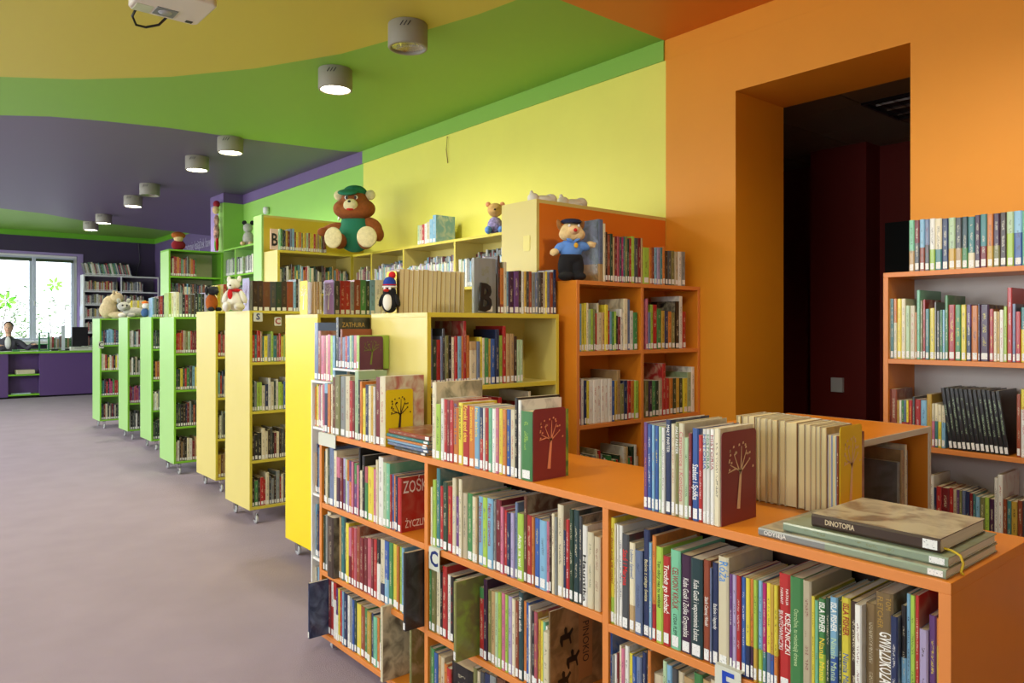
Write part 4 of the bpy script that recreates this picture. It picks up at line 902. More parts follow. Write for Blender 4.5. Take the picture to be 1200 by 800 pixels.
for b in BOOKS:
    M = book_matrix(b); cover, pages, lab = book_parts(b)
    if not b.get('solo'):
        for k, pk in ((0, cover), (1, pages), (2, lab)):
            if pk: rest.append((k, ([tuple(M @ Vector(v)) for v in pk[0]],)+pk[1:]))
        continue
    s = b['row']; t = b['t']
    if 'label' not in b:
        size = 'thin ' if t < .011 else ('slim ' if t < .02 else ('' if t < .034 else 'thick '))
        if b['look']: b['label'] = (b['look']+' '+s.phrase) if b['look'].endswith(',') else b['look']
        else:
            col = b['color']+(' and '+b['c2'] if b['c2'] else '')
            prev = s.items[b['i']-2]['color'] if 1 < b['i'] <= len(s.items) else None
            nb = (' right of %s one' % prev) if prev and len(prev.split()) == 1 and not b['c2'] else ''
            if b['rev']: col += ' edged'
            b['label'] = '%s%s book%s, %s from left, %s' % (size, col, nb, ordinal(s.items.index(b)+1), s.phrase)
    root = bpy.data.objects.new('book', None); COL.objects.link(root); root.empty_display_size = .05; root.matrix_world = M
    tag(root, b['label'], 'book', s.group); b['root'] = root
    for nm, pk, m in (('cover', cover, M_COVER), ('pages', pages, M_PAGE), ('spine_label', lab, M_LABEL)):
        if not pk: continue
        o = bpy.data.objects.new(nm, book_mesh(nm, [(0, pk)], [m])); COL.objects.link(o); o.parent = root
if rest:
    o = bpy.data.objects.new('small_books', book_mesh('small_books', rest, [M_COVER, M_PAGE, M_LABEL])); COL.objects.link(o)
    tag(o, 'all the smaller farther books filling the wall bookcases and carts', 'books', kind='stuff')

# lettering on spines and covers
def spine_text(b, text, size, m, z, sx=1, dx=0, bold=0, shear=0):
    if not b.get('root'): return
    M = basis((0, 0, -1), (1, 0, 0), (dx, -.0007, z)); lettering('lettering', text, size, m, b['root'], M, sx=sx, bold=bold, shear=shear)
def cover_text(b, text, size, m, y, z, sx=1, vertical=False, bold=0):
    if not b.get('root'): return
    M = basis((0, 0, -1), (0, 1, 0), (b['t']/2+.0005, y, z)) if vertical else basis((0, 1, 0), (0, 0, 1), (b['t']/2+.0005, y, z))
    lettering('lettering', text, size, m, b['root'], M, sx=sx, bold=bold)
I1 = R1.items; I3 = R3.items
K = {n: it for n, it in enumerate(I1)}
ye = mat('yellow ink', (240, 210, 60), .5); bk_ = M_black_ink
def fit(row, px_, text, py0, py1, wpx, m, dxp=0, bold=0):
    """lettering down a spine, fitted to where the photograph shows it"""
    b = find(row, px_)
    if not b.get('root'): return
    x, y = (row.P, b['mid']) if row.face == 'W' else (b['mid'], row.P); d = depth(x, y)
    z0, z1 = z_at(py0, x, y)-row.z0, z_at(py1, x, y)-row.z0; k = d/F/(.643 if row.face == 'W' else .766)
    size = wpx*k/.72; M = basis((0, 0, -1), (1, 0, 0), (dxp*k, -.0007, (z0+z1)/2))
    o = lettering('lettering', text, size, m, b['root'], Matrix(), bold=bold)
    xs_ = [v.co.x for v in o.data.vertices]; o.data.transform(M @ Matrix.Diagonal((abs(z0-z1)/max(1e-4, max(xs_)-min(xs_)), 1, 1, 1)))
teal_ink = mat('blue title ink', (40, 90, 160), .5); pg = mat('pale green ink', (190, 214, 160), .5); rose_ink = mat('rose ink', (196, 110, 110), .5); gr_ink = mat('green ink', (60, 130, 80), .5)
WI, RI, BI = M_white_ink, M_red_ink, M_black_ink
for a_ in ((R1, 716, 'Czy słonie boją się myszy?', 619, 684, 2.2, RI), (R1, 732, 'Staś i Maryna', 644, 686, 4.6, mat('bright red ink', (214, 40, 36), .5), 0, .0002), (R1, 740, 'Lubimy śpiewać', 644, 678, 3, teal_ink),
    (R1, 755, 'Baśnie z całego świata', 656, 705, 3, M_cr_ink), (R1, 771, 'Ten obcy nas tu widział', 657, 712, 3, BI), (R1, 780, 'Trochę go kochać', 662, 719, 4.6, WI, 0, .0003), (R1, 790, 'CELWONY KRÓLIK', 665, 714, 5.4, RI, 0, .0003),
    (R1, 790, 'LYDIA FLEM', 720, 744, 3.2, BI), (R1, 802, 'Kuba Guzik i Zośka Grzymalska', 678, 747, 5, WI), (R1, 815, 'Kuba Guzik i wspomnienia Łukasz', 680, 751, 5, WI), (R1, 826, 'Skarb Czarnej Wioski', 700, 734, 3.2, WI),
    (R1, 837, 'Baśnie i legendy', 708, 738, 3.2, WI), (R1, 846, 'Róża', 658, 682, 7.5, mat('sky blue ink', (70, 140, 210), .5)), (R1, 918, 'KSIĘŻNICZKI', 718.5, 766, 4.4, WI, 2.6, .0001), (R1, 918, 'BUNTOWNICZKI', 717, 763, 3.6, WI, -3),
    (R1, 918, 'NATALIA', 690, 709, 2.2, WI, 2.2), (R1, 918, 'FARRANT', 690, 709, 2.2, WI, -2.2), (R1, 930, 'Ostrożnie, tu mieszkają drzewa', 714, 781, 3.6, pg), (R1, 962, 'ISLA FISHER', 706, 741, 4.6, WI, 0, .0003),
    (R1, 977, 'ISLA FISHER', 706, 740, 4.6, WI, 0, .0003), (R1, 990, 'ISLA FISHER', 707, 745, 4.6, RI, 0, .0003), (R1, 962, 'Niania Mania', 748, 798, 4.4, ye), (R1, 977, 'Niania Mania', 748, 798, 4.4, pg), (R1, 990, 'Niania Mania', 766, 812, 4.4, teal_ink),
    (R1, 1036, 'GWIĄZDKOZAUR', 740.5, 812, 10, WI, 1, .0006), (R1, 1036, 'TOM', 700, 714, 4, M_gold_ink, 3), (R1, 1036, 'FLETCHER', 700, 737, 4, M_gold_ink, -3),
    (R3, 561, 'Piękna czarownica', 589, 636, 3.6, RI), (R3, 573, 'Piękna czarownica', 590, 640, 3.6, RI), (R3, 608, 'Alicja na wsi', 627, 664, 3.4, WI, 0, .0002), (R3, 684, 'Hauntika', 650, 705, 3, BI, 0, .0003),
    (R12, 533, 'Zuzanna i kot', 472, 521, 2.6, teal_ink), (R12, 538, 'Zosia gra w szachy', 475, 515, 2.4, BI), (R12, 545, 'Kroniki spod okna', 475, 518, 4.6, ye, 0, .0003), (R12, 552, 'Zaczarowana zagroda', 477, 517, 3.2, ye), (R12, 558, 'Moja babcia', 478, 512, 3, ye),
    (R13, 814, 'Szelest i Spółka', 544, 586, 5, WI, 0, .0002), (R13, 799, 'Czarownice i Koniczyna', 506, 588, 3.4, rose_ink), (R13, 825, 'HISTORIA', 509, 550, 2.4, teal_ink), (R13, 829, 'HISTORIA', 509, 550, 2.4, gr_ink), (R13, 834, 'HISTORIA', 510, 551, 2.4, RI),
    (R4, 610, 'Przedziwna szkoła', 700, 740, 3.2, WI), (R13, 784, 'MAŁY PARTER', 498, 530, 2.6, WI), (R13, 792, 'MAŁY PARTER', 500, 532, 2.6, WI)):
    fit(*a_)
find(R1, 1036)['root']['label'] = "thick brown book with big white letters, right end of right bay's upper shelf"
b = R6.items[-1]; cover_text(b, 'ZOŚKA', .072, M_white_ink, .085, .185, .6, bold=.0006); cover_text(b, 'ŻYCZLIWA', .042, M_white_ink, .09, .03, .66, bold=.0004)
b = R11.items[0]; cover_text(b, 'ZATHURA', .034, M_gold_ink, .085, .212, .8)
b = [q for q in R4.items if q['look'] and 'leaf' in q['look']][0]; cover_text(b, 'Zionyżon', .036, bk_, .16, .165, .8, True)
b = [q for q in R4.items if q['look'] and 'horseback' in q['look']][0]
if b.get('root'):
    pm = M_kr = mat('kraft cover panel', (156, 116, 72), .5)
    MB().box(b['t']/2+.0002, b['t']/2+.0006, .128, .192, .03, .25).build('title_panel', pm, b['root']); cover_text(b, 'PINOKIO', .042, bk_, .160, .15, .8, True)
    for (yy, z_) in ((.07, .19), (.10, .11), (.06, .05)):      # riders on the cover
        M = basis((0, 1, 0), (0, 0, 1), (b['t']/2+.0004, yy, z_)); s_ = .028
        MB().prism([(-s_, -.4*s_), (-.7*s_, -1.1*s_), (-.5*s_, -1.1*s_), (-.5*s_, -.4*s_), (.5*s_, -.4*s_), (.7*s_, -1.1*s_), (.9*s_, -1*s_), (.7*s_, -.1*s_), (1.2*s_, .5*s_), (1*s_, .8*s_), (.5*s_, .3*s_), (.2*s_, .3*s_), (.2*s_, .9*s_), (-.1*s_, 1.1*s_), (-.3*s_, .8*s_), (-.2*s_, .3*s_), (-.9*s_, .2*s_)], 0, .0004, M).build('rider_print', M_black_ink, b['root'])
spine_text(ody, 'ODYSEJA', .0145, M_white_ink, .382, 1.0, 0, .0001); spine_text(din, 'DINOTOPIA', .017, mat('tan ink', (206, 186, 150), .5), .215, .75, 0, .0003)
rb = MB(); pts = [(.01, .262-.03, .02), (.016, .268, .006), (.010, .274, -.012), (.004, .276, -.032), (.006, .275, -.045)]
rb = MB().tube([(-.010, .03, .004), (-.012, .03, -.012), (-.018, .028, -.029), (-.034, .03, -.034), (-.050, .026, -.031), (-.060, .03, -.036)], .0028, 6)
rb.build('ribbon', mat('yellow ribbon', (232, 200, 50), .5), din['root'])

# ------------------------------------------------------------ bookends, signs
M_mar = mat('maroon metal', (130, 52, 58), .38, .1); M_yem = mat('yellow metal', (228, 200, 24), .38, .1); M_vio = mat('violet metal', (140, 102, 150), .4, .1)
def plate_outline(w_, h_, r=.012):
    pts = [(-w_/2, 0), (w_/2, 0)]
    for k in range(6): a = k/5*PI/2; pts.append((w_/2-r+r*math.cos(a), h_-r+r*math.sin(a)))
    for k in range(6): a = PI/2+k/5*PI/2; pts.append((-w_/2+r+r*math.cos(a), h_-r+r*math.sin(a)))
    return pts
def bookend(label, loc, rz, w_, h_, m, mt, foot=1):
    """plate in the local XZ plane facing -Y; the tree is pierced through it and shows what stands behind"""
    g = thing('bookend', label, 'bookend', loc, rz, 'metal bookends with a pierced tree')
    UP = Matrix(((1, 0, 0, 0), (0, 0, -1, 0), (0, 1, 0, 0), (0, 0, 0, 1)))
    MB().prism(plate_outline(w_, h_), -.0012, 0, UP).build('plate', m, g)
    MB().box(-w_/2, w_/2, .0004, .0014, 0, .001).build('foot', m, g)
    s = h_/.2; t = MB()
    def quad(x0, z0, x1, z1, a, b):
        dx, dz = x1-x0, z1-z0; L_ = math.hypot(dx, dz) or 1; nx, nz = -dz/L_, dx/L_
        t.prism([(s*(x0+nx*a), s*(z0+nz*a)), (s*(x1+nx*b), s*(z1+nz*b)), (s*(x1-nx*b), s*(z1-nz*b)), (s*(x0-nx*a), s*(z0-nz*a))], .0012, .0015, UP)
    k = w_/s/.11
    quad(-.004*k, .03, .004*k, .115, .006, .0035)
    for x0, z0, x1, z1 in ((.004, .11, -.03, .128), (.004, .11, .034, .135), (.002, .105, -.018, .15), (.004, .115, .006, .165), (.004, .112, .022, .155), (-.012, .118, -.036, .112)):
        quad(x0*k, z0, x1*k, z1, .002, .0008)
    r = random.Random(3)
    for q in range(20):
        a = r.uniform(-.1*PI, 1.1*PI); R_ = r.uniform(.026, .046)
        x0, z0 = .002*k+R_*k*math.cos(a), .128+R_*math.sin(a); d = .0028
        t.prism([(s*(x0-d), s*(z0-d)), (s*(x0+d), s*(z0-d*.6)), (s*(x0+d*.8), s*(z0+d)), (s*(x0-d*.7), s*(z0+d*.8))], .0012, .0015, UP)
    o = t.build('tree_cutout', mt, g); return g
def be_S(label, pxl, pxr, pyt, xl, z0, m, mt, dy=0):          # plate at a row end, facing -Y
    y = y_on_x(pxl, xl)-.0022; xl += .004; xr = x_on_y(pxr, y); hh = z_at(pyt, (xl+xr)/2, y)-z0
    return bookend(label, ((xl+xr)/2, y, z0), 0, xr-xl, hh, m, mt)
M_cp = mat('peach cover paper', (226, 150, 112), .5); M_cd = mat('dark cover paper', (60, 40, 30), .5); M_cc = mat('cream cover paper', (222, 190, 150), .5)
be_S('maroon tree bookend at the right end of the middle counter row', 623.4, 663, 478, WF, TOPZ+.0005, M_mar, M_cp)
be_S('maroon tree bookend at the right end of the right counter row', 843.8, 886, 504, WF, TOPZ+.0005, M_mar, M_cc)
be_S('yellow tree bookend closing the row of page edges at counter back', 982.4, 1010, 498, 1.975, TOPZ+.0005, M_yem, M_cc)
be_S('yellow tree bookend in the far left counter row', 450.8, 484, 456, WF, TOPZ+.0005, M_yem, M_cd)
be_S('dark purple tree bookend on the upper riser', 420.4, 449, 394, 1.718, 1.347, mat('plum metal', (92, 44, 66), .4, .1), mat('olive cover paper', (110, 120, 40), .5))
def ink_letter(name, label, text, x, y, z, w_, h_, col, face='S', size=.1, plate=M_offwhite, cat='sign', th=.003, curl=True):
    g = thing(name, label, cat, (x, y, z), 0 if face == 'S' else -PI/2)
    MB().prism([(px_, py_) for px_, py_ in plate_outline(w_, h_, .006)], 0, th, Matrix(((1, 0, 0, 0), (0, 0, -1, 0), (0, 1, 0, 0), (0, 0, 0, 1)))).build('plate', plate, g)
    if curl: MB().box(-w_/2, w_/2, 0, .03, h_-.002, h_).build('hook', plate, g)
    if text: lettering('letter', text, size, col, g, basis((1, 0, 0), (0, 0, 1), (0, -th-.0006, h_*.5)), bold=.002)
    return g
def sign_W(label, text, pxl, pxr, pyt, pyb, col, x=CX-.004, size=None):
    y0, y1 = y_on_x(pxl, x), y_on_x(pxr, x); ym = (y0+y1)/2; zb, zt = z_at(pyb, x, ym), z_at(pyt, x, ym)
    return ink_letter('shelf_sign', label, text, x, ym, zb, abs(y0-y1), zt-zb, col, 'W', size or (zt-zb)*.95)
sign_W('white shelf sign with a navy letter C on the orange bookcase', 'C', 503.4, 515.6, 642, 668, M_navy_ink)
sign_W('white shelf sign with a blue letter E at the foot of picture', 'E', 838.5, 869, 782.5, 822, M_blue_ink)
sign_W('blank grey shelf label holder at the far end of orange bookcase', '', 374, 393.5, 508, 523, M_navy_ink)
def sign_S(label, text, pxl, pxr, pyt, pyb, y, col):
    x0, x1 = x_on_y(pxl, y), x_on_y(pxr, y); xm = (x0+x1)/2; zb, zt = z_at(pyb, xm, y), z_at(pyt, xm, y)
    return ink_letter('shelf_sign', label, text, xm, y, zb, x1-x0, zt-zb, col, 'S', (zt-zb)*.95, curl=False)
sign_S('white sign with a blue letter S on the pale yellow cart', 'S', 297, 307.5, 366, 376.5, 5.84, M_navy_ink)
sign_S('white sign with a dark red letter C on the pale yellow cart', 'C', 321.5, 329.5, 371.5, 381.5, 5.84, M_red_ink)
sign_S('round white sign with letter C on the farthest green cart', 'C', 115.5, 121.5, 400, 408, 12.86, M_black_ink)
# black letter B standing on the yellow cart, small B card on the corner bookcase
y = 2.93; xm = x_on_y(568, y)
g = thing('letter_ornament', 'black cut-out letter B standing on the yellow cart', 'letter', (xm-.03, 2.893, 1.618))
lettering('letter', 'B', .19, M_black, g, basis((1, 0, -.1), (.1, 0, 1), (0, -.004, .069)), ext=.006, sx=.78, bold=.004)
y = 6.66; xm = x_on_y(322.5, y)
g = thing('letter_ornament', 'small card with a black letter B at the end of the yellow books', 'letter', (xm, y, 2.263))
MB().box(-.036, .036, .02, .03, 0, .19).build('card', mat('pinkish card', (226, 196, 180), .6), g)
lettering('letter', 'B', .16, M_black_ink, g, basis((1, 0, 0), (0, 0, 1), (0, .017, .085)), ext=.001, sx=.7, bold=.003)
# text on the far right wall
y0_, y1_ = y_on_x(214, FX-.02), y_on_x(262, FX-.02)
o = lettering('wall_text', 'Czytanie książek bawi', .30, mat('lilac wall lettering', (178, 168, 196), .6), None, basis((0, -1, 0), (0, 0, 1), (FX-.014, 17.95, 3.44)), ext=.002, sx=.74)
tag(o, 'pale lettering on the purple wall above the green bookcase', 'wall text')
# bookends seen from the side on the carts
def be_W(label, px_, x0, pyt, z0, m, mt, wy, yc):
    h_ = z_at(pyt, x0, yc)-z0
    bookend(label, (x0, yc, z0), -PI/2, wy, h_, m, mt)
be_W('violet bookend at the left end of the brown volumes', 288, 2.295, 326, 1.681, mat('clear lilac metal', (150, 140, 178), .3, .2), M_vio, .15, 6.17)
be_W('yellow tree bookend on the bright yellow cart', 366, 2.18, 329, 1.633, M_yem, M_white_ink, .12, 4.80)
be_W('violet tree bookend on the bright yellow cart', 385, x_on_y(391.5, 4.66), 328, 1.633, M_vio, M_white_ink, .14, 4.72+.02)
be_W('yellow bookend behind the penguin on the yellow cart', 460, x_on_y(466.8, 3.24)-.004, 318, 1.618, M_yem, M_white_ink, .10, 3.30)

# ------------------------------------------------------------ projector
PZ = 2.99
p1, p2, p3 = Vector(on_z(148, 10, PZ)), Vector(on_z(230, 31, PZ)), Vector(on_z(258, 9, PZ))
ux = (p2-p1).normalized(); uy = Vector((-ux.y, ux.x))
if uy.dot(p3-p2) < 0: uy = -uy
Lx, Ly = (p2-p1).length, .30
ang = math.atan2(ux.y, ux.x); mir = 1 if (ux.x*uy.y-ux.y*uy.x) > 0 else -1
g = thing('projector', 'white projector hanging from the ceiling, top left', 'projector', (p1.x, p1.y, PZ), ang)
M_pj = mat('warm white plastic', (216, 208, 196), .35)
def yb(a, b): return (min(a*mir, b*mir), max(a*mir, b*mir))
r = MB().prism([(.02, 0), (Lx-.015, 0), (Lx, mir*.02), (Lx, mir*(Ly-.02)), (Lx-.02, mir*Ly), (.03, mir*Ly), (0, mir*(Ly-.03)), (0, mir*.03)], 0, .095)
r.build('body', M_pj, g, bevel=.008)
a, b_ = yb(.03, .12); MB().box(.10, .19, a, b_, -.003, .001).build('lens_panel', mat('grey plastic', (120, 126, 126), .4), g)
MB().lathe([(.001, -.006), (.026, -.006), (.03, -.002), (.03, .002)], 24, (.145, mir*.075, 0)).build('focus_ring', mat('silver ring', (170, 172, 172), .3, .4), g)
a, b_ = yb(.012, .10); MB().box(.02, .09, a, b_, -.0015, .001).build('label_panel', mat('pale green sticker', (196, 206, 170), .5), g)
a, b_ = yb(.02, .045); MB().box(Lx-.06, Lx-.03, a, b_, -.002, .001).build('sensor_window', M_black, g)
MB().box(Lx-.001, Lx+.002, *yb(.05, .26), .012, .085).build('vent_frame', mat('copper vent shade', (150, 100, 50), .5), g)
for k in range(7):
    for j in range(3): MB().box(Lx+.002, Lx+.005, *yb(.06+k*.028, .078+k*.028), .018+j*.024, .034+j*.024).build('vent_slat', M_white, g)
MB().lathe([(.025, .095), (.02, .10), (.02, CZ-PZ-.01), (.06, CZ-PZ-.01), (.06, CZ-PZ)], 20, (Lx/2, mir*Ly/2, 0)).build('ceiling_mount', M_white, g)
MB().tube([(.04, mir*.004, .01), (.03, mir*-.02, -.02), (.05, mir*-.035, -.05), (.09, mir*-.03, -.052), (.14, mir*-.005, -.035), (.17, mir*.005, .004)], .006, 8).build('power_cable', M_black, g)
# wall details
x = WX-.004; y = y_on_x(314.5, x)
o = MB().lathe([(.001, -.05), (.03, -.045), (.04, -.02), (.04, .03), (.03, .045), (.001, .05)], 16, M=Matrix.Translation((x-.03, y, z_at(247, x, y)))).build('motion_sensor', M_white); tag(o, 'small white motion sensor on the green wall', 'sensor')
y = y_on_x(525, x); za, zb_ = z_at(160, x, y), z_at(191, x, y)
tag(MB().tube([(x-.008, y, za), (x-.012, y+.01, (za+zb_)/2), (x-.006, y-.005, zb_)], .004, 6).build('loose_wire', mat('brownish wire', (150, 120, 50), .5)), 'short loose wire on the yellow wall', 'wire')
xw_ = x_on_y(162, FY-.02)
tag(MB().tube([(xw_, FY-.02, 3.75), (xw_+.04, FY-.03, 3.3), (xw_-.05, FY-.02, 2.95), (xw_-.02, FY-.02, 2.7)], .012, 6).build('hanging_cable', mat('grey cable', (110, 104, 116), .5)), 'thin cable hanging down the dark purple wall', 'cable')

# ------------------------------------------------------------ soft toys
def toy(name, label, loc, rz, parts, group=None, s=1.0, cat='soft toy'):
    g = thing(name, label, cat, loc, rz, group)
    for p in parts:
        nm, items, m = p[0], p[1], p[2]; b = MB()
        for it in items:
            c, r_ = it[0], it[1]; rot = it[2] if len(it) > 2 else (0, 0, 0)
            b.ell([q*s for q in c], [q*s for q in r_], rot, 24, 16)
        o = b.build(nm, m, g)
        if len(items) > 1 and len(p) > 3:                      # fuse overlapping lobes into one continuous skin
            rm = o.modifiers.new('fuse', 'REMESH'); rm.mode = 'VOXEL'; rm.voxel_size = p[3]*s; rm.use_smooth_shade = True
            sm = o.modifiers.new('smooth', 'SMOOTH'); sm.iterations = 4
        if len(p) > 4: o['label'] = p[4]
    return g
# big bear: sits on the corner of the yellow bookcases. front = local -Y
B_br = fuzzy('brown plush', (140, 74, 26)); B_cr = fuzzy('cream plush', (216, 204, 160)); B_gn = mat('green felt', (28, 112, 84), .9, bump=.5, scale=200)
bx_, by_ = 3.50, x_on_y(0, 1) and 6.48
bear = toy('teddy_bear', 'big brown bear with green cap and shirt sitting on yellow bookcase', (3.37, 6.30, 2.263), -.78, [
    ('body', [((0, 0, .17), (.19, .14, .19)), ((0, 0, .28), (.16, .12, .13))], B_gn, .012, 'green shirt covered body'),
    ('head', [((0, -.01, .50), (.16, .15, .165)), ((0, -.03, .42), (.215, .16, .095)), ((.11, -.03, .45), (.12, .13, .10)), ((-.11, -.03, .45), (.12, .13, .10))], B_br, .012),
    ('muzzle', [((-.0, -.16, .47), (.078, .062, .068))], B_cr), ('nose', [((0, -.213, .50), (.018, .014, .014))], M_black),
    ('mouth', [((0, -.18, .428), (.045, .03, .020))], mat('red felt', (200, 34, 24), .8)),
    ('ear', [((-.175, -.02, .60), (.055, .03, .055))], B_cr), ('ear', [((.175, -.02, .60), (.055, .03, .055))], B_cr),
    ('eye', [((-.052, -.142, .555), (.020, .012, .022))], M_white), ('eye', [((.052, -.142, .555), (.020, .012, .022))], M_white),
    ('pupil', [((-.048, -.152, .553), (.013, .008, .017))], M_black), ('pupil', [((.048, -.152, .553), (.013, .008, .017))], M_black),
    ('cap', [((0, .0, .635), (.13, .13, .075)), ((-.04, -.13, .615), (.115, .085, .028), (.45, 0, 0))], B_gn, .010),
    ('arm', [((-.23, -.03, .24), (.14, .055, .06), (0, -.25, 0)), ((-.34, -.06, .20), (.06, .05, .05))], B_br, .012),
    ('arm', [((.20, -.02, .27), (.12, .06, .075), (0, .6, 0)), ((.27, -.04, .17), (.06, .06, .08))], B_br, .012),
    ('leg', [((-.13, -.15, .09), (.08, .15, .085), (0, 0, .1))], B_br), ('leg', [((.16, -.15, .09), (.085, .15, .09), (0, 0, .25))], B_br),
    ('foot_pad', [((-.15, -.285, .11), (.092, .03, .112), (0, 0, .1))], B_cr), ('foot_pad', [((.21, -.28, .115), (.104, .03, .112), (0, 0, .25))], B_cr)], s=.86)
# policeman doll on the orange bookcase
M_sk = fuzzy('pale plush', (226, 196, 140)); M_tan = fuzzy('tan plush', (150, 100, 50)); M_bl = mat('light blue cloth', (92, 140, 214), .9, bump=.4, scale=220)
M_blk = mat('black cloth', (22, 22, 26), .95, bump=.4, scale=220); M_nv = mat('navy felt', (24, 34, 66), .9)
yd = 2.86; xd = x_on_y(669, yd)
toy('policeman_doll', 'plush policeman with blue shirt and navy cap on orange bookcase', (xd, yd, 1.797), -.45, [
    ('trousers', [((-.03, 0, .075), (.042, .042, .075)), ((.03, 0, .075), (.042, .042, .075)), ((0, 0, .12), (.065, .048, .04)), ((-.034, -.02, .022), (.042, .055, .024)), ((.034, -.02, .022), (.042, .055, .024))], M_blk, .005),
    ('shirt', [((0, 0, .16), (.062, .048, .05)), ((0, 0, .19), (.055, .045, .035)), ((-.06, -.004, .175), (.04, .026, .026), (0, -.6, 0)), ((.062, -.008, .185), (.045, .026, .026), (0, .2, 0))], M_bl, .005),
    ('hand', [((-.095, -.01, .15), (.026, .022, .02), (0, -.3, 0)), ((-.112, -.012, .143), (.01, .01, .01)), ((-.105, -.02, .137), (.009, .01, .01))], M_sk, .004),
    ('hand', [((.108, -.012, .195), (.026, .022, .018), (0, .2, 0)), ((.128, -.016, .20), (.01, .01, .009)), ((.122, -.02, .185), (.01, .01, .009))], M_sk, .004),
    ('head', [((0, -.005, .262), (.062, .056, .05)), ((-.032, -.02, .245), (.04, .04, .034)), ((.032, -.02, .245), (.04, .04, .034)), ((0, -.01, .235), (.055, .045, .03))], M_sk, .005),
    ('muzzle', [((0, -.052, .265), (.030, .022, .024))], mat('peach plush', (228, 190, 140), .9)), ('nose', [((0, -.075, .262), (.010, .008, .010))], mat('red felt', (200, 34, 24), .8)),
    ('eye', [((-.026, -.053, .288), (.007, .005, .008))], M_white), ('eye', [((.026, -.053, .288), (.007, .005, .008))], M_white),
    ('ear', [((-.062, .004, .295), (.014, .012, .032), (0, -.35, 0))], M_tan), ('ear', [((.062, .004, .295), (.014, .012, .032), (0, .35, 0))], M_tan),
    ('cap', [((0, -.005, .315), (.058, .052, .016)), ((0, -.04, .306), (.045, .03, .006))], M_nv, .004),
    ('badge', [((.012, -.05, .185), (.012, .004, .014))], mat('gold felt', (222, 170, 40), .6)),
    ('collar', [((-.02, -.04, .212), (.022, .012, .009), (0, .5, 0)), ((.02, -.04, .212), (.022, .012, .009), (0, -.5, 0))], M_bl)])
# penguin
yd = 3.24; xd = x_on_y(456.5, yd)
toy('penguin_toy', 'small black penguin with striped hat on the yellow cart', (xd, yd, 1.618), -.9, [
    ('body', [((0, 0, .055), (.042, .038, .055)), ((0, 0, .105), (.034, .032, .034))], M_blk, .005), ('belly', [((0, -.022, .055), (.026, .02, .042))], mat('white plush', (226, 222, 210), .95)),
    ('beak', [((0, -.045, .112), (.012, .022, .008))], mat('red felt', (200, 34, 24), .8)), ('eye', [((-.013, -.030, .122), (.007, .005, .008))], M_white), ('eye', [((.013, -.030, .122), (.007, .005, .008))], M_white),
    ('hat', [((0, 0, .150), (.032, .032, .032))], mat('blue knit', (30, 60, 150), .95, bump=.6, scale=150)), ('hat_band', [((0, 0, .131), (.038, .038, .008))], mat('white knit', (230, 228, 220), .95)),
    ('hat_stripe', [((0, 0, .141), (.036, .036, .005))], mat('red knit', (200, 26, 34), .95)), ('pompom', [((.012, .004, .190), (.018, .018, .018))], mat('red knit', (200, 26, 34), .95)),
    ('wing', [((-.042, 0, .065), (.010, .02, .034), (0, .3, 0))], M_blk), ('wing', [((.042, 0, .065), (.010, .02, .034), (0, -.3, 0))], M_blk)])
# white toy lying on the pale yellow cart, its head over the edge
M_wp = fuzzy('white plush', (236, 230, 216), .05); M_rd = mat('red knit', (200, 26, 34), .95)
yd = 6.02; xd = x_on_y(272, yd)
toy('white_plush', 'white plush toy with red scarf slumped on the yellow cart', (2.195, 6.14, 1.681), -.5, [
    ('body', [((0, 0, .08), (.07, .08, .08)), ((0, .02, .15), (.055, .06, .05))], M_wp, .007), ('head', [((-.01, -.01, .225), (.055, .055, .05)), ((-.02, -.06, .21), (.03, .035, .028))], M_wp, .006),
    ('scarf', [((0, 0, .175), (.062, .062, .016)), ((-.03, -.07, .14), (.022, .012, .045))], M_rd, .005), ('leg', [((-.05, -.11, .035), (.035, .10, .036), (-.25, 0, .2))], M_wp), ('leg', [((.05, -.10, .035), (.035, .09, .035), (0, 0, -.2))], M_wp),
    ('arm', [((-.07, -.03, .12), (.025, .03, .06), (0, .4, 0))], M_wp), ('arm', [((.07, -.03, .12), (.025, .03, .06), (0, -.4, 0))], M_wp), ('nose', [((-.024, -.095, .215), (.008, .007, .007))], M_black),
    ('ear', [((-.05, 0, .27), (.018, .012, .03))], M_wp), ('ear', [((.035, 0, .275), (.018, .012, .03))], M_wp)], s=.95)
yd = 7.42; xd = x_on_y(248, yd)
M_do = fuzzy('orange brown plush', (170, 84, 24))
toy('brown_dog_toy', 'black and orange brown plush dog on the farther yellow cart', (xd, yd, 1.701), .3, [
    ('body', [((0, 0, .085), (.055, .055, .085))], M_do), ('head', [((0, -.02, .20), (.05, .055, .045)), ((0, -.07, .19), (.025, .03, .022))], M_blk, .006),
    ('ear', [((-.055, 0, .20), (.014, .02, .045))], M_blk), ('ear', [((.055, 0, .20), (.014, .02, .045))], M_blk), ('paw', [((-.04, -.05, .02), (.025, .04, .022))], M_blk), ('paw', [((.04, -.05, .02), (.025, .04, .022))], M_blk)])
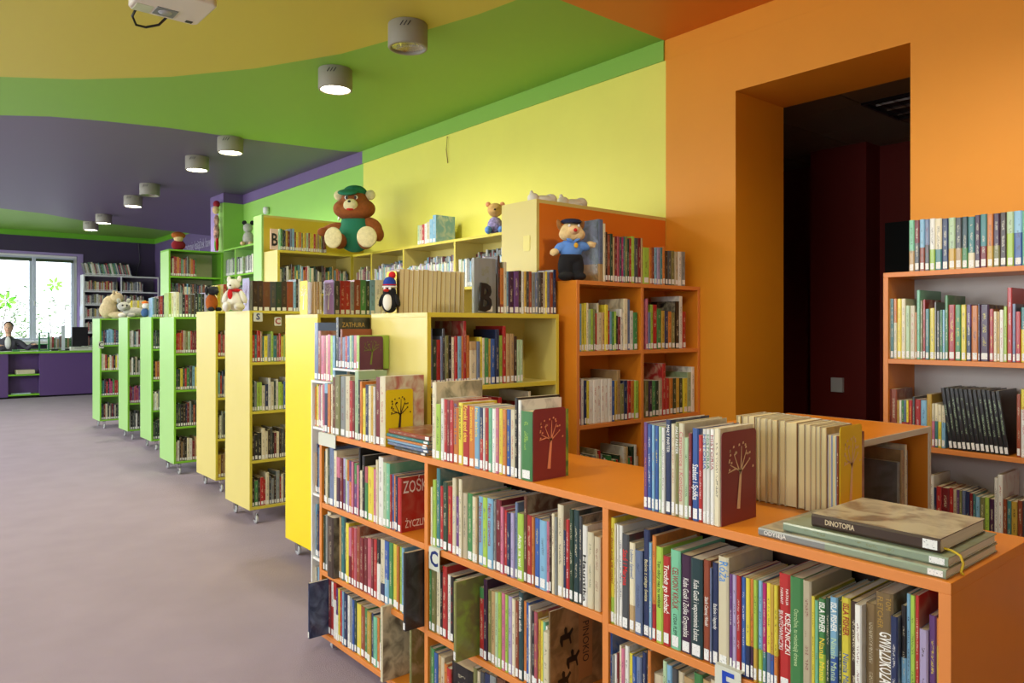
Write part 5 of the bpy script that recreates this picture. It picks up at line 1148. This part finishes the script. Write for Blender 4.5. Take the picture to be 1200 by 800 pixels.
# cat on second green cart, beige bear on the farthest one
M_gy = fuzzy('grey plush', (178, 178, 166)); M_bg = fuzzy('beige plush', (200, 182, 140))
yd = 11.52; xd = x_on_y(150, yd)
toy('grey_cat_toy', 'pale grey plush cat lying on the second farthest green cart', (xd, yd, 1.686), 0, [
    ('body', [((.08, 0, .07), (.15, .08, .07)), ((.2, .02, .05), (.1, .06, .05))], M_gy, .01), ('head', [((-.06, -.03, .15), (.085, .07, .065)), ((-.07, -.09, .13), (.035, .03, .025))], M_gy, .009),
    ('ear', [((-.12, -.02, .225), (.028, .015, .04), (0, -.3, 0))], M_gy), ('ear', [((0, -.02, .225), (.028, .015, .04), (0, .3, 0))], M_gy),
    ('eye', [((-.09, -.095, .165), (.012, .008, .013))], M_black), ('eye', [((-.035, -.095, .165), (.012, .008, .013))], M_black), ('paw', [((-.1, -.1, .03), (.05, .05, .03))], mat('white plush', (226, 222, 210), .95)), ('paw', [((.02, -.1, .03), (.05, .05, .03))], M_gy)])
yd = 13.13; xd = x_on_y(127, yd)
toy('beige_bear_toy', 'beige plush bear bent forward on the farthest green cart', (xd, yd, 1.688), 1.1, [
    ('body', [((0, 0, .13), (.13, .13, .14)), ((0, -.02, .25), (.11, .1, .1))], M_bg, .012), ('head', [((0, -.12, .32), (.1, .1, .085))], M_bg), ('leg', [((-.1, -.17, .05), (.06, .14, .055))], M_bg), ('leg', [((.1, -.17, .05), (.06, .14, .055))], M_bg),
    ('ear', [((-.08, -.1, .40), (.035, .02, .035))], M_bg), ('ear', [((.08, -.1, .40), (.035, .02, .035))], M_bg)])
yd = 10.3; xd = x_on_y(172.5, yd)
toy('blue_doll', 'tiny blue figure with orange cap on the third green cart', (2.62, 10.625, 1.679), .2, [
    ('body', [((0, 0, .06), (.05, .045, .06))], mat('blue cloth', (60, 96, 140), .9)), ('head', [((0, -.01, .15), (.04, .04, .04))], mat('white plush', (226, 222, 210), .95)), ('cap', [((0, 0, .19), (.04, .04, .022))], mat('orange cloth', (220, 110, 30), .9))])
# toys on top of the wall bookcases
yd = 3.75; x_ = 3.62
yy = y_on_x(586, x_)
toy('small_bear_toy', 'light brown bear in lilac dress on the long yellow bookcase', (x_, yy+.06, 2.263), -.7, [
    ('body', [((0, 0, .07), (.06, .05, .07))], mat('lilac floral cloth', (150, 140, 190), .9, var=.5, vscale=60)), ('head', [((0, -.01, .19), (.06, .055, .055)), ((0, -.05, .18), (.025, .025, .02))], fuzzy('light brown plush', (200, 160, 100)), .006),
    ('nose', [((0, -.078, .185), (.009, .007, .007))], M_black), ('ear', [((-.055, 0, .235), (.02, .012, .02))], M_cp), ('ear', [((.055, 0, .235), (.02, .012, .02))], M_cp), ('leg', [((-.05, -.06, .03), (.028, .05, .03))], M_bl), ('leg', [((.05, -.06, .03), (.028, .05, .03))], M_bl)])
yy = y_on_x(378, 3.66)
toy('black_white_doll', 'small black and white plush figure left of the big bear', (3.72, 6.86, 2.263+.36), -.6, [
    ('body', [((0, 0, .09), (.05, .04, .09))], M_blk), ('shirt_front', [((0, -.03, .09), (.025, .02, .07))], M_white), ('head', [((0, 0, .22), (.045, .042, .045))], fuzzy('face plush', (200, 160, 120))),
    ('hair', [((0, .012, .245), (.05, .045, .036))], mat('brown cloth', (90, 60, 34), .9)), ('arm', [((-.06, 0, .1), (.018, .02, .055), (0, .4, 0))], M_white), ('arm', [((.06, 0, .1), (.018, .02, .055), (0, -.4, 0))], M_blk)])
bpy.data.objects['black_white_doll'].location.z = 2.621; bpy.data.objects['black_white_doll'].location.y = 7.15
for px_, sz, lab, nm in ((637, .065, 'cream plush toy lying on the tall bookcase, left one', 'cream_plush'), (672, .07, 'cream plush toy lying on the tall bookcase, right one', 'cream_plush')):
    yq = 3.2; xq = x_on_y(px_, yq)
    toy(nm, lab, (xq, yq, 2.251), -.3, [('body', [((0, 0, .04), (.1, .06, .04)), ((.06, 0, .05), (.05, .05, .045))], M_wp, .008), ('head', [((-.09, -.01, .05), (.045, .045, .04))], M_wp), ('ear', [((-.1, 0, .09), (.015, .012, .02))], M_wp), ('paw', [((.03, -.06, .02), (.02, .03, .018))], M_wp)], s=sz/.085)
yq = y_on_x(292, 3.66)
toy('grey_mouse_toy', 'small grey plush figure on the green bookcase by the wall', (3.64, y_on_x(291, 3.64), 2.601), -.6, [
    ('body', [((0, 0, .1), (.07, .06, .1))], M_gy), ('head', [((0, -.02, .24), (.06, .06, .06))], M_gy), ('ear', [((-.05, 0, .31), (.03, .012, .03))], M_blk), ('ear', [((.05, 0, .31), (.03, .012, .03))], M_blk), ('leg', [((-.05, -.08, .03), (.03, .06, .03))], M_cc), ('leg', [((.05, -.08, .03), (.03, .06, .03))], M_cc)])
toy('clown_doll', 'thin red, white and green doll hung on the side of green pillar', (3.50, 10.5, 2.60), -PI/2, [
    ('body', [((0, 0, .25), (.05, .04, .14)), ((0, 0, .42), (.045, .035, .08))], mat('red white green cloth', (214, 150, 130), .9, var=.9, vscale=22), .01), ('head', [((0, -.01, .56), (.05, .045, .06))], M_sk),
    ('hat', [((0, .0, .64), (.05, .045, .05))], mat('dark red cloth', (150, 26, 40), .9)), ('leg', [((-.03, 0, .09), (.02, .02, .10))], mat('green cloth', (110, 190, 60), .9)), ('leg', [((.03, 0, .09), (.02, .02, .10))], M_rd)])
toy('orange_doll', 'small orange haired doll on top of the green bookcase', (x_on_y(209, 10.5), 10.5, 2.571), 0, [
    ('body', [((0, 0, .07), (.09, .06, .07))], mat('dark red cloth', (150, 26, 40), .9)), ('head', [((0, -.01, .16), (.06, .055, .055))], M_sk), ('hair', [((0, .0, .20), (.09, .07, .05))], mat('ginger wool', (170, 90, 30), .95))])

# ------------------------------------------------------------ reception desk, far end
DYF = 19.5
def desk_x(px): return x_on_y(px, DYF)
g = thing('reception_desk', 'purple reception desk with lime edge and white top at far end', 'desk', (0, 0, 0))
MB().box(.4, 5.0, DYF-.02, DYF+.62, .975, 1.01).build('counter_top', M_white, g)
MB().box(.4, 5.0, DYF-.03, DYF-.02, .965, 1.012).build('edge_band', M_green_e, g)
nx0, nx1 = desk_x(9.5), desk_x(46.5)
MB().box(.45, nx0, DYF, DYF+.02, .02, .965).build('front_panel', M_purple_l, g); MB().box(nx1, 4.95, DYF, DYF+.02, .02, .965).build('front_panel', M_purple_l, g)
for z in (.04, .48): MB().box(nx0, nx1, DYF-.004, DYF+.26, z, z+.03).build('shelf', M_green_e, g)
for xx in (nx0-.02, nx1): MB().box(xx, xx+.02, DYF+.02, DYF+.28, .02, .965).build('divider', M_purple_l, g)
MB().box(nx0, nx1, DYF+.26, DYF+.28, .02, .965).build('back_panel', M_purple_l, g)
for xx in (.45, 4.93): MB().box(xx, xx+.02, DYF+.02, DYF+.6, .02, .965).build('side_panel', M_purple_l, g)
MB().box(.6, 4.8, DYF+.1, DYF+.25, FLZ, .02).build('plinth', M_black, g)
M_paper = mat('stacked paper', (214, 206, 170), .8)
tag(MB().rbox((nx0+.32, DYF+.13, .51+.05), (.34, .22, .09), (0, 0, .1)).build('paper_stack', M_paper), 'stack of papers in the desk niche, upper shelf', 'papers')
tag(MB().rbox((nx0+.25, DYF+.13, .07+.012), (.36, .2, .02), (0, 0, -.1)).build('magazine', mat('pale blue paper', (170, 190, 190), .7)), 'flat magazine in the desk niche, lower shelf', 'magazine')
# monitor
mx0, mx1 = desk_x(87.5), desk_x(106.5)
g = thing('computer_monitor', 'black computer monitor at the right end of the desk', 'monitor', ((mx0+mx1)/2, DYF+.3, 1.01))
MB().box(-(mx1-mx0)/2, (mx1-mx0)/2, 0, .05, .10, .10+.44).build('screen_housing', M_black, g, bevel=.006)
MB().box(-.03, .03, .02, .05, .01, .12).build('stand', M_black, g); MB().box(-.12, .12, -.06, .12, 0, .012).build('base', M_black, g)
g = thing('label_printer', 'white office printer below the monitor on the desk', 'printer', ((mx0+mx1)/2-.02, DYF+.12, 1.01))
MB().box(-.22, .22, -.08, .1, 0, .085).build('body', M_offwhite, g, bevel=.01); MB().box(-.14, .14, -.082, -.08, .05, .06).build('paper_slot', M_black, g)
xs_ = desk_x(75)
g = thing('acrylic_stand', 'tall narrow clear acrylic leaflet stand on the desk', 'stand', (xs_, DYF+.1, 1.01))
MB().box(-.035, .035, 0, .006, .01, .57).build('panel', mat('frosted acrylic', (206, 216, 216), .2), g); MB().box(-.08, .08, -.06, .06, 0, .01).build('base', M_black, g)
xg = desk_x(54.5)
g = thing('green_basket', 'green plastic carrier frame on the desk', 'basket', (xg, DYF+.35, 1.01))
M_gb = mat('green plastic', (40, 120, 60), .5)
for sx in (-.09, .09): MB().box(sx-.012, sx+.012, -.05, .05, 0, .42).build('side_frame', M_gb, g)
for z in (.0, .14, .28, .40): MB().box(-.078, .078, -.05, .05, z, z+.018).build('cross_bar', M_gb, g)
for k, (px_, c, lab) in enumerate(((20, (70, 130, 80), 'small green desk calendar left of the green carrier'), (66, (30, 30, 34), 'dark stapler on the desk'), (81, (30, 30, 34), 'small dark mouse pad near the printer'))):
    tag(MB().rbox((desk_x(px_), DYF+.2, 1.011+.02), (.14, .08, .04)).build('desk_item', mat('desk item %d' % k, c, .5), bevel=.008), lab, 'office item')
# window-side shelf with books behind the desk
g = thing('low_shelf', 'low shelf under the window behind the desk', 'shelf', (0, 0, 0))
MB().box(.3, 4.6, 20.85, 21.2, .98, 1.018).build('top_panel', M_green_e, g); MB().box(.3, 4.6, 20.87, 21.18, FLZ, .98).build('cabinet', M_purple_l, g)
# person at the desk (only head, shoulder and arm stand above the counter)
px0 = desk_x(4); PX, PY = 2.16, 20.42
person = thing('person', 'seated person in dark grey cardigan and white top behind the desk', 'person', (PX, PY, FLZ), -.2); person.scale = (1.12,)*3
def skin_body(name, pts, edges, m, parent, sub=2):
    me = bpy.data.meshes.new(name); me.from_pydata([p[0] for p in pts], edges, [])
    o = bpy.data.objects.new(name, me); COL.objects.link(o); o.parent = parent; me.materials.append(m)
    sk = o.modifiers.new('skin', 'SKIN'); sk.use_smooth_shade = True
    for i, p in enumerate(pts):
        d = me.skin_vertices[0].data[i]; d.radius = p[1] if isinstance(p[1], tuple) else (p[1], p[1]); d.use_root = (i == 0)
    ss = o.modifiers.new('sub', 'SUBSURF'); ss.levels = sub; ss.render_levels = sub
    return o
M_skin = mat('skin', (224, 176, 148), .6); M_card = mat('dark grey cardigan', (74, 70, 80), .9, bump=.4, scale=200)
skin_body('body', [((0, 0, .50), (.16, .12)), ((0, 0, .72), (.14, .11)), ((0, 0, .95), (.17, .11)), ((0, -.01, 1.10), (.12, .09)), ((0, -.01, 1.22), (.05, .05)),
    ((-.19, 0, 1.10), .06), ((-.26, -.05, .86), .05), ((-.16, -.27, .80+.20), .038), ((-.1, -.33, 1.035), .028),
    ((.19, 0, 1.10), .06), ((.34, -.05, .95), .05), ((.42, -.25, 1.05), .04), ((.48, -.33, 1.055), .028),
    ((-.1, -.1, .47), .085), ((-.11, -.36, .47), .065), ((-.11, -.32, .08), .045), ((-.11, -.44, .045), .035),
    ((.1, -.1, .47), .085), ((.11, -.36, .47), .065), ((.11, -.32, .08), .045), ((.11, -.44, .045), .035)],
    [(0, 1), (1, 2), (2, 3), (3, 4), (3, 5), (5, 6), (6, 7), (7, 8), (3, 9), (9, 10), (10, 11), (11, 12), (0, 13), (13, 14), (14, 15), (15, 16), (0, 17), (17, 18), (18, 19), (19, 20)], M_card, person)
h_ = MB().ell((0, -.01, 1.38), (.075, .092, .118), n=24, m=16).ell((0, -.03, 1.325), (.055, .065, .06)).ell((0, -.106, 1.37), (.013, .018, .02), n=10, m=8)
h_.tube([(0, 0, 1.20), (0, -.005, 1.32)], [.05, .048], 14)
o = h_.build('head', M_skin, person); rm = o.modifiers.new('fuse', 'REMESH'); rm.mode = 'VOXEL'; rm.voxel_size = .007; rm.use_smooth_shade = True
for sx in (-.03, .03):
    MB().ell((sx, -.092, 1.39), (.012, .008, .006), n=12, m=8).build('eye', M_white, person)
    MB().ell((sx, -.099, 1.39), (.005, .004, .005), n=10, m=8).build('iris', M_black, person)
for sx in (-.076, .076): MB().ell((sx, 0, 1.375), (.008, .018, .028), n=12, m=8).build('ear', M_skin, person)
MB().ell((0, -.094, 1.322), (.024, .009, .006), n=12, m=8).build('mouth', mat('lip', (170, 70, 70), .5), person)
hb = MB().ell((0, .022, 1.42), (.086, .09, .10), n=24, m=14); o = hb.build('hair', mat('dark brown hair', (50, 34, 26), .7, bump=.6, scale=90), person)
MB().ell((0, -.095, 1.08), (.055, .028, .13), n=16, m=10).build('top', mat('white top', (226, 224, 220), .9), person)
for (hx, hy, hz, sgn) in ((-.1, -.33, 1.035, 1), (.48, -.33, 1.055, -1)):
    hb = MB().ell((hx, hy-.045, hz), (.036, .05, .016), n=14, m=10); 
    for q in range(4):
        fx = hx-.027+q*.018; L_ = (.055, .066, .070, .062)[q] if sgn < 0 else (.062, .070, .066, .055)[q]
        hb.tube([(fx, hy-.075, hz), (fx, hy-.085-L_*.5, hz+.006), (fx, hy-.08-L_, hz-.008)], [.009, .0085, .007], 8)
    hb.tube([(hx+sgn*.028, hy-.03, hz), (hx+sgn*.052, hy-.065, hz), (hx+sgn*.056, hy-.09, hz-.004)], [.011, .010, .008], 8)
    hb.build('hand', M_skin, person)
g = thing('office_chair', 'office chair under the person behind the desk', 'chair', (PX, PY+.02, FLZ), -.2)
MB().rbox((0, -.02, .385), (.48, .46, .07)).build('seat', M_black, g, bevel=.02); MB().rbox((0, .22, .75), (.42, .05, .5), (.1, 0, 0)).build('backrest', M_black, g, bevel=.02)
MB().lathe([(.03, .08), (.03, .35)], 14).build('column', M_chrome, g)
for k in range(5):
    a = k*2*PI/5; MB().tube([(0, 0, .09), (.28*math.cos(a), .28*math.sin(a), .05)], [.025, .018], 8).build('leg', M_black, g); MB().ell((.28*math.cos(a), .28*math.sin(a), .026), (.025, .025, .025), n=12, m=8).build('caster', M_rubber, g)
